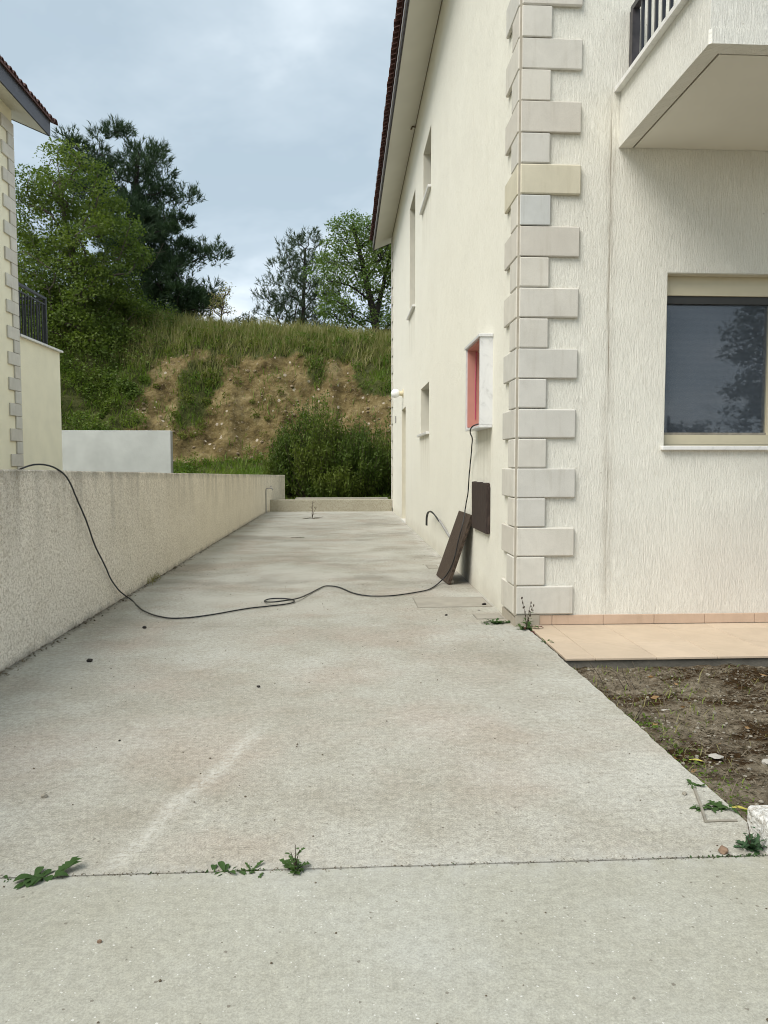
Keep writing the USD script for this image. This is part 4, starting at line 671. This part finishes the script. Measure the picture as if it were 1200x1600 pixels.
C = bankpts(170, -6.5, 2.2, 23.6, 26.6, f=lambda x, y, z: 0.55 * np.clip(nz(x, y, z, 1.1, 57) * 5 - 2.0, 0.05, 1)); solo('face_scrub', clumps(C, 70, 0.2, 0.06, 0.8), 'yellow_scrub', kind='stuff')
# loose stones on the bare face
P = bankpts(420, -7, 2, 23.4, 26.5, lambda x, y, z: (1 - cover(x, y, z)) * 0.8); solo('bank_stones', cat(*[pebble(.018 + .05 * R.uniform() ** 2.5, q_ - [0, 0, .01], i) for i, q_ in enumerate(P)]), 'bank_stone', kind='stuff')

# ------------------------------------------------------------------ trees and shrubs
def envelope(ells, n, rng, gap):
    """well-spread points in a union of ellipsoids (x, y, z, rx, rz)"""
    E_ = np.array([(x, y, z, rx, rz) for x, y, z, rx, rz in ells]); vol = E_[:, 3] ** 2 * E_[:, 4]; out = []
    for _ in range(n * 30):
        e = E_[rng.choice(len(E_), p=vol / vol.sum())]; d = rng.normal(size=3); d *= rng.uniform(0.15, 1) ** (1 / 2.2) / np.linalg.norm(d); q_ = e[:3] + d * [e[3], e[3], e[4]]
        if all(np.sum((q_ - o) ** 2) > gap * gap for o in out): out.append(q_)
        if len(out) >= n: break
    return np.array(out)
def tree(name, label, trunk, r0, ells, n, gap, mode, lf, size, mat, bark, rng, cr=0.42, group=None, bare=0):
    tr = spline(trunk, 14); t = thing(name, label, 'tree' if name.endswith('tree') else 'shrub', trunk[0], group=group)
    part('trunk', tube(tr, np.linspace(r0, r0 * 0.35, 14), 7), bark, t, True)
    C = envelope(ells, n, rng, gap); br = []
    C = C[np.argsort([np.min(np.linalg.norm(tr - c, axis=1)) for c in C])]; nodes, par = list(tr), {}; wgt = np.ones(14 + len(C))
    for i, c in enumerate(C):                                                                    # every clump grows from the nearest wood below it
        N = np.array(nodes); d = np.linalg.norm(N - c, axis=1) * np.where(np.arange(len(N)) < 14, 1.0, 1.12) + 2.2 * np.maximum(N[:, 2] - c[2] + 0.15, 0); par[14 + i] = int(np.argmin(d)); nodes.append(c)
    for i in range(len(C) - 1, -1, -1):
        if par[14 + i] >= 14: wgt[par[14 + i]] += wgt[14 + i]
    for i, c in enumerate(C):
        s = np.array(nodes[par[14 + i]]); L = np.linalg.norm(c - s); m_ = (s + c) / 2 + [0, 0, (-0.06 if mode == 'needle' else 0.06) * L] + rng.normal(0, 0.08 * L, 3); ra = min(0.013 * wgt[14 + i] ** 0.55 + 0.004, r0 * 0.6); br.append(tube(spline([s, m_, c], 5), np.linspace(ra * 1.15, ra * 0.8, 5), 5))
    for _ in range(bare):
        e = C[rng.integers(len(C))]; br.append(tube(spline([e, e + rng.normal(0, .3, 3), e + rng.normal(0, .5, 3) + [0, 0, .45]], 6), np.linspace(.012, .005, 6), 4))
    part('limbs', cat(*br), bark, t, True)
    if mode == 'leaf':
        P = []
        for c in C:
            k = int(lf * rng.uniform(0.6, 1.4)); rr = cr * rng.uniform(0.65, 1.35); q_ = rng.normal(size=(k, 3)); q_ /= np.linalg.norm(q_, axis=1, keepdims=True); P.append(c + q_ * (rr * rng.uniform(0.2, 1, (k, 1)) ** 0.6) * [1, 1, 0.7])
        part('crown', leaves(np.vstack(P), size, rng, 0.7, 0.6), mat, t)
    else:                                                                                        # needle tufts on short shoots that turn up
        P, D = [], []
        for c in C:
            k = int(lf * rng.uniform(0.6, 1.4)); q_ = rng.normal(size=(k, 3)) * [1, 1, 0.45]; q_ /= np.linalg.norm(q_, axis=1, keepdims=True); rr = cr * rng.uniform(0.6, 1.3)
            o = c + q_ * (rr * rng.uniform(0.25, 1, (k, 1)) ** 0.7); P.append(o); D.append(q_ * 0.7 + [0, 0, 0.75])
        P, D = np.vstack(P), np.vstack(D); D /= np.linalg.norm(D, axis=1, keepdims=True); m_ = 9; n_ = len(P) * m_
        O = np.repeat(P, m_, 0) + np.repeat(D, m_, 0) * rng.uniform(0, size * 0.9, (n_, 1)); a = np.repeat(D, m_, 0) + rng.normal(0, 0.55, (n_, 3)); a /= np.linalg.norm(a, axis=1, keepdims=True); s = np.cross(a, rng.normal(size=(n_, 3))); s /= np.linalg.norm(s, axis=1, keepdims=True)
        Lg = size * rng.uniform(0.6, 1.2, (n_, 1)); w = size * 0.07; v = np.stack([O - s * w, O + s * w, O + a * Lg], 1).reshape(-1, 3); part('crown', (v, np.arange(len(v)).reshape(-1, 3)), mat, t)
    return t
rg = lambda s: np.random.default_rng(s)
tree('broadleaf_tree', 'fresh green broadleaf tree right behind the yellow house, in front of the dark pine', [(-8.9, 26.6, 4.2), (-9.0, 26.7, 6.2), (-9.4, 26.7, 8.4), (-9.7, 26.6, 11.0)], 0.16,
     [(-9.83, 26.5, 10.9, 1.0, 1.15), (-8.89, 26.6, 10.0, 1.3, 1.3), (-10.4, 26.8, 9.5, 1.1, 1.6), (-8.5, 26.5, 8.6, 1.45, 1.45), (-10.0, 27, 8.0, 1.7, 1.6), (-8.5, 26.4, 7.0, 1.6, 1.3), (-10.5, 26.8, 6.7, 1.6, 1.3), (-7.4, 26.4, 8.3, .6, .65), (-9.2, 26.3, 5.6, 1.6, 0.8)], 210, 0.40, 'leaf', 230, 0.10, 'deciduous', 'bark', rg(1), 0.58, bare=30)
tree('pine_tree', 'tall dark green pine on the bank behind the fresh green tree', [(-8.6, 33, 5.9), (-8.55, 33.1, 9), (-8.8, 33, 12), (-8.7, 33, 14.4)], 0.24,
     [(-11.3, 33, 14.4, .75, .85), (-9.4, 33, 14.6, 1.0, .7), (-8.5, 33.2, 13.6, 1.2, 1.15), (-10.5, 33.3, 13.2, 1.35, 1.4), (-7.84, 33, 12.2, 1.4, 1.1), (-9.2, 33, 11.4, 1.8, 1.4), (-6.8, 32.9, 10.6, 1.3, .8), (-6.1, 32.9, 9.9, .95, .38), (-8.15, 33, 10.1, 1.7, 1.1), (-7.36, 33, 8.7, 1.6, 1.1), (-9.0, 33, 8.7, 1.8, 1.4), (-6.2, 33, 8.1, 1.15, .7), (-7.67, 33, 14.2, .5, .6), (-8.2, 33, 7.2, 2.2, .7)], 200, 0.46, 'needle', 60, 0.25, 'pine', 'darkbark', rg(2), 0.52)
tree('pine_tree', 'greyish open-crowned pine standing alone on the crest, left of the leafy tree', [(-1.9, 36, 6.0), (-1.9, 36, 8.5), (-1.85, 36.05, 10.0), (-1.8, 36.1, 11.4)], 0.13,
     [(-1.75, 36, 11.8, .7, .55), (-2.0, 36, 11.0, 1.1, .8), (-2.6, 36, 10.1, 1.2, .85), (-3.2, 36, 8.9, .85, .7), (-1.7, 36, 9.3, 1.3, 1.2), (-3.75, 36, 9.1, .35, .35), (-2.3, 36, 8.2, 1.4, .6), (-1.7, 36.2, 7.3, 1.5, .6)], 80, 0.5, 'needle', 26, 0.22, 'pine2', 'darkbark', rg(3), 0.46)
tree('broadleaf_tree', 'light green leafy tree with dark leaning trunk on the crest beside the cream house', [(1.45, 31, 5.5), (1.25, 31, 7.4), (0.95, 31, 8.7), (0.6, 31, 10.2), (0.4, 31, 10.9)], 0.19,
     [(.24, 31, 10.9, .85, .6), (-.28, 31, 10.1, .6, .7), (.9, 31, 10.0, 1.2, 1.1), (-.16, 31, 8.9, .95, 1.1), (1.4, 31, 8.9, 1.1, 1.3), (-.45, 31, 7.6, .7, .85), (.2, 31, 7.2, 1.0, .75), (2.0, 31, 10.2, 1.1, 1.3), (2.8, 31, 9.2, 1.2, 1.6), (1.9, 31.2, 7.4, 1.1, .9)], 170, 0.40, 'leaf', 190, 0.10, 'deciduous2', 'darkbark', rg(4), 0.56)
t = stage.GetPrimAtPath('/World/broadleaf_tree_001'); part('limb', tube(spline([(1.3, 31, 6.9), (1.6, 31, 8.3), (1.9, 31.1, 9.6), (2.1, 31, 10.8)], 9), np.linspace(.13, .04, 9), 6), 'darkbark', t, True)
def shrub(label, x, y, z, ells, n, lf, size, mat, seed, cr=0.2, name='shrub', group=None):
    tree(name, label, [(x, y, z), (x, y, z + 0.4), (x + 0.05, y, z + 0.9)], 0.04, ells, n, 0.16, 'leaf', lf, size, mat, 'bark', rg(seed), cr, group)
shrub('small leafless-looking olive shrub on the crest below the dark pine', -4.5, 28, 6.1, [(-4.5, 28, 7.0, .45, .45), (-4.3, 28, 7.5, .25, .3)], 26, 22, 0.07, 'dry', 5)
shrub('tiny dark shrub on the crest, in the gap between the pines', -3.7, 29.5, 6.2, [(-3.7, 29.5, 6.75, .5, .25)], 16, 40, 0.07, 'pine2', 6)
def broom(label, base, h, w, n, seed):
    """many thin upright shoots with small leaves, dark inside"""
    q_ = rg(seed); t = thing('broom_bush', label, 'bush', base); st_, P = [], []
    for i in range(n):
        a_ = q_.uniform(0, 6.28); rr = w * q_.uniform(0, 1) ** 0.5; o = np.array(base) + [0.35 * rr * math.cos(a_), 0.35 * rr * math.sin(a_), 0]; hh = h * q_.uniform(0.55, 1.05) * (1 - 0.45 * (rr / w) ** 2); e = o + [0.85 * rr * math.cos(a_), 0.85 * rr * math.sin(a_), hh]
        L = spline([o, (o + e) / 2 + [0.16 * rr * math.cos(a_), .16 * rr * math.sin(a_), 0], e], 7); st_.append(tube(L, np.linspace(.012, .003, 7), 4)); k = 130
        u = q_.uniform(0.12, 1.0, k) ** 0.8; idx = np.clip((u * 6).astype(int), 0, 5); fr = (u * 6 - idx)[:, None]; P.append(L[idx] * (1 - fr) + L[idx + 1] * fr + q_.normal(0, 0.055, (k, 3)))
    part('stems', cat(*st_), 'wirestem', t); P = np.vstack(P); V = leaves(P, 0.085, q_, 1.9, 0.38); part('foliage', V, 'broom', t)
broom('tallest dark green bush behind the low kerb wall, rising in the middle', (-0.68, 20.2, 0.1), 2.95, 0.95, 210, 61)
broom('leftmost dark green bush behind the kerb wall, beside the boundary wall end', (-1.45, 20.6, 0.1), 2.2, 0.65, 110, 62)
broom('rounded dark green bush right of the tallest one behind the low kerb wall', (0.25, 20.0, 0.1), 2.3, 0.85, 170, 63)
broom('dark green bush touching the far corner of the cream house', (1.15, 20.4, 0.1), 2.4, 0.8, 150, 64)
broom('low dark green bush squeezed between the tallest and the rounded bush', (-0.2, 19.5, 0.05), 1.25, 0.6, 80, 65)
P = np.column_stack([R.uniform(-1.5, 1.15, 900), R.uniform(18.55, 19.6, 900), np.full(900, 0.02)]); P[:, 2] = bank(P[:, 0], P[:, 1], False); solo('kerb_grass', strands(P, 0.22, 0.008, 0.6), 'grass', kind='stuff')
# trees across the street: behind the viewer, seen only mirrored in the front window
tree('broadleaf_tree', 'tall street tree behind the viewer, mirrored at the right of the front window', [(13.6, -12, -.25), (13.5, -12, 3), (13.4, -12, 6)], 0.22, [(13.6, -12, 5.2, 1.7, 1.9), (13.3, -12, 3.4, 1.5, 1.5), (14.4, -12, 3.8, 2.0, 1.8), (12.1, -12, 4.6, .5, .4)], 130, 0.5, 'leaf', 90, 0.14, 'pine', 'darkbark', rg(7), 0.5)
tree('broadleaf_tree', 'low round tree behind the viewer, mirrored low in the front window', [(9.9, -12, -.25), (9.9, -12, 1.5), (9.9, -12, 2.6)], 0.12, [(10.6, -12, 1.5, 1.1, .9), (8.9, -12.5, 1.5, .9, 1.1), (11.8, -12, 1.1, 1.5, .8)], 90, 0.45, 'leaf', 90, 0.13, 'pine', 'darkbark', rg(8), 0.48)
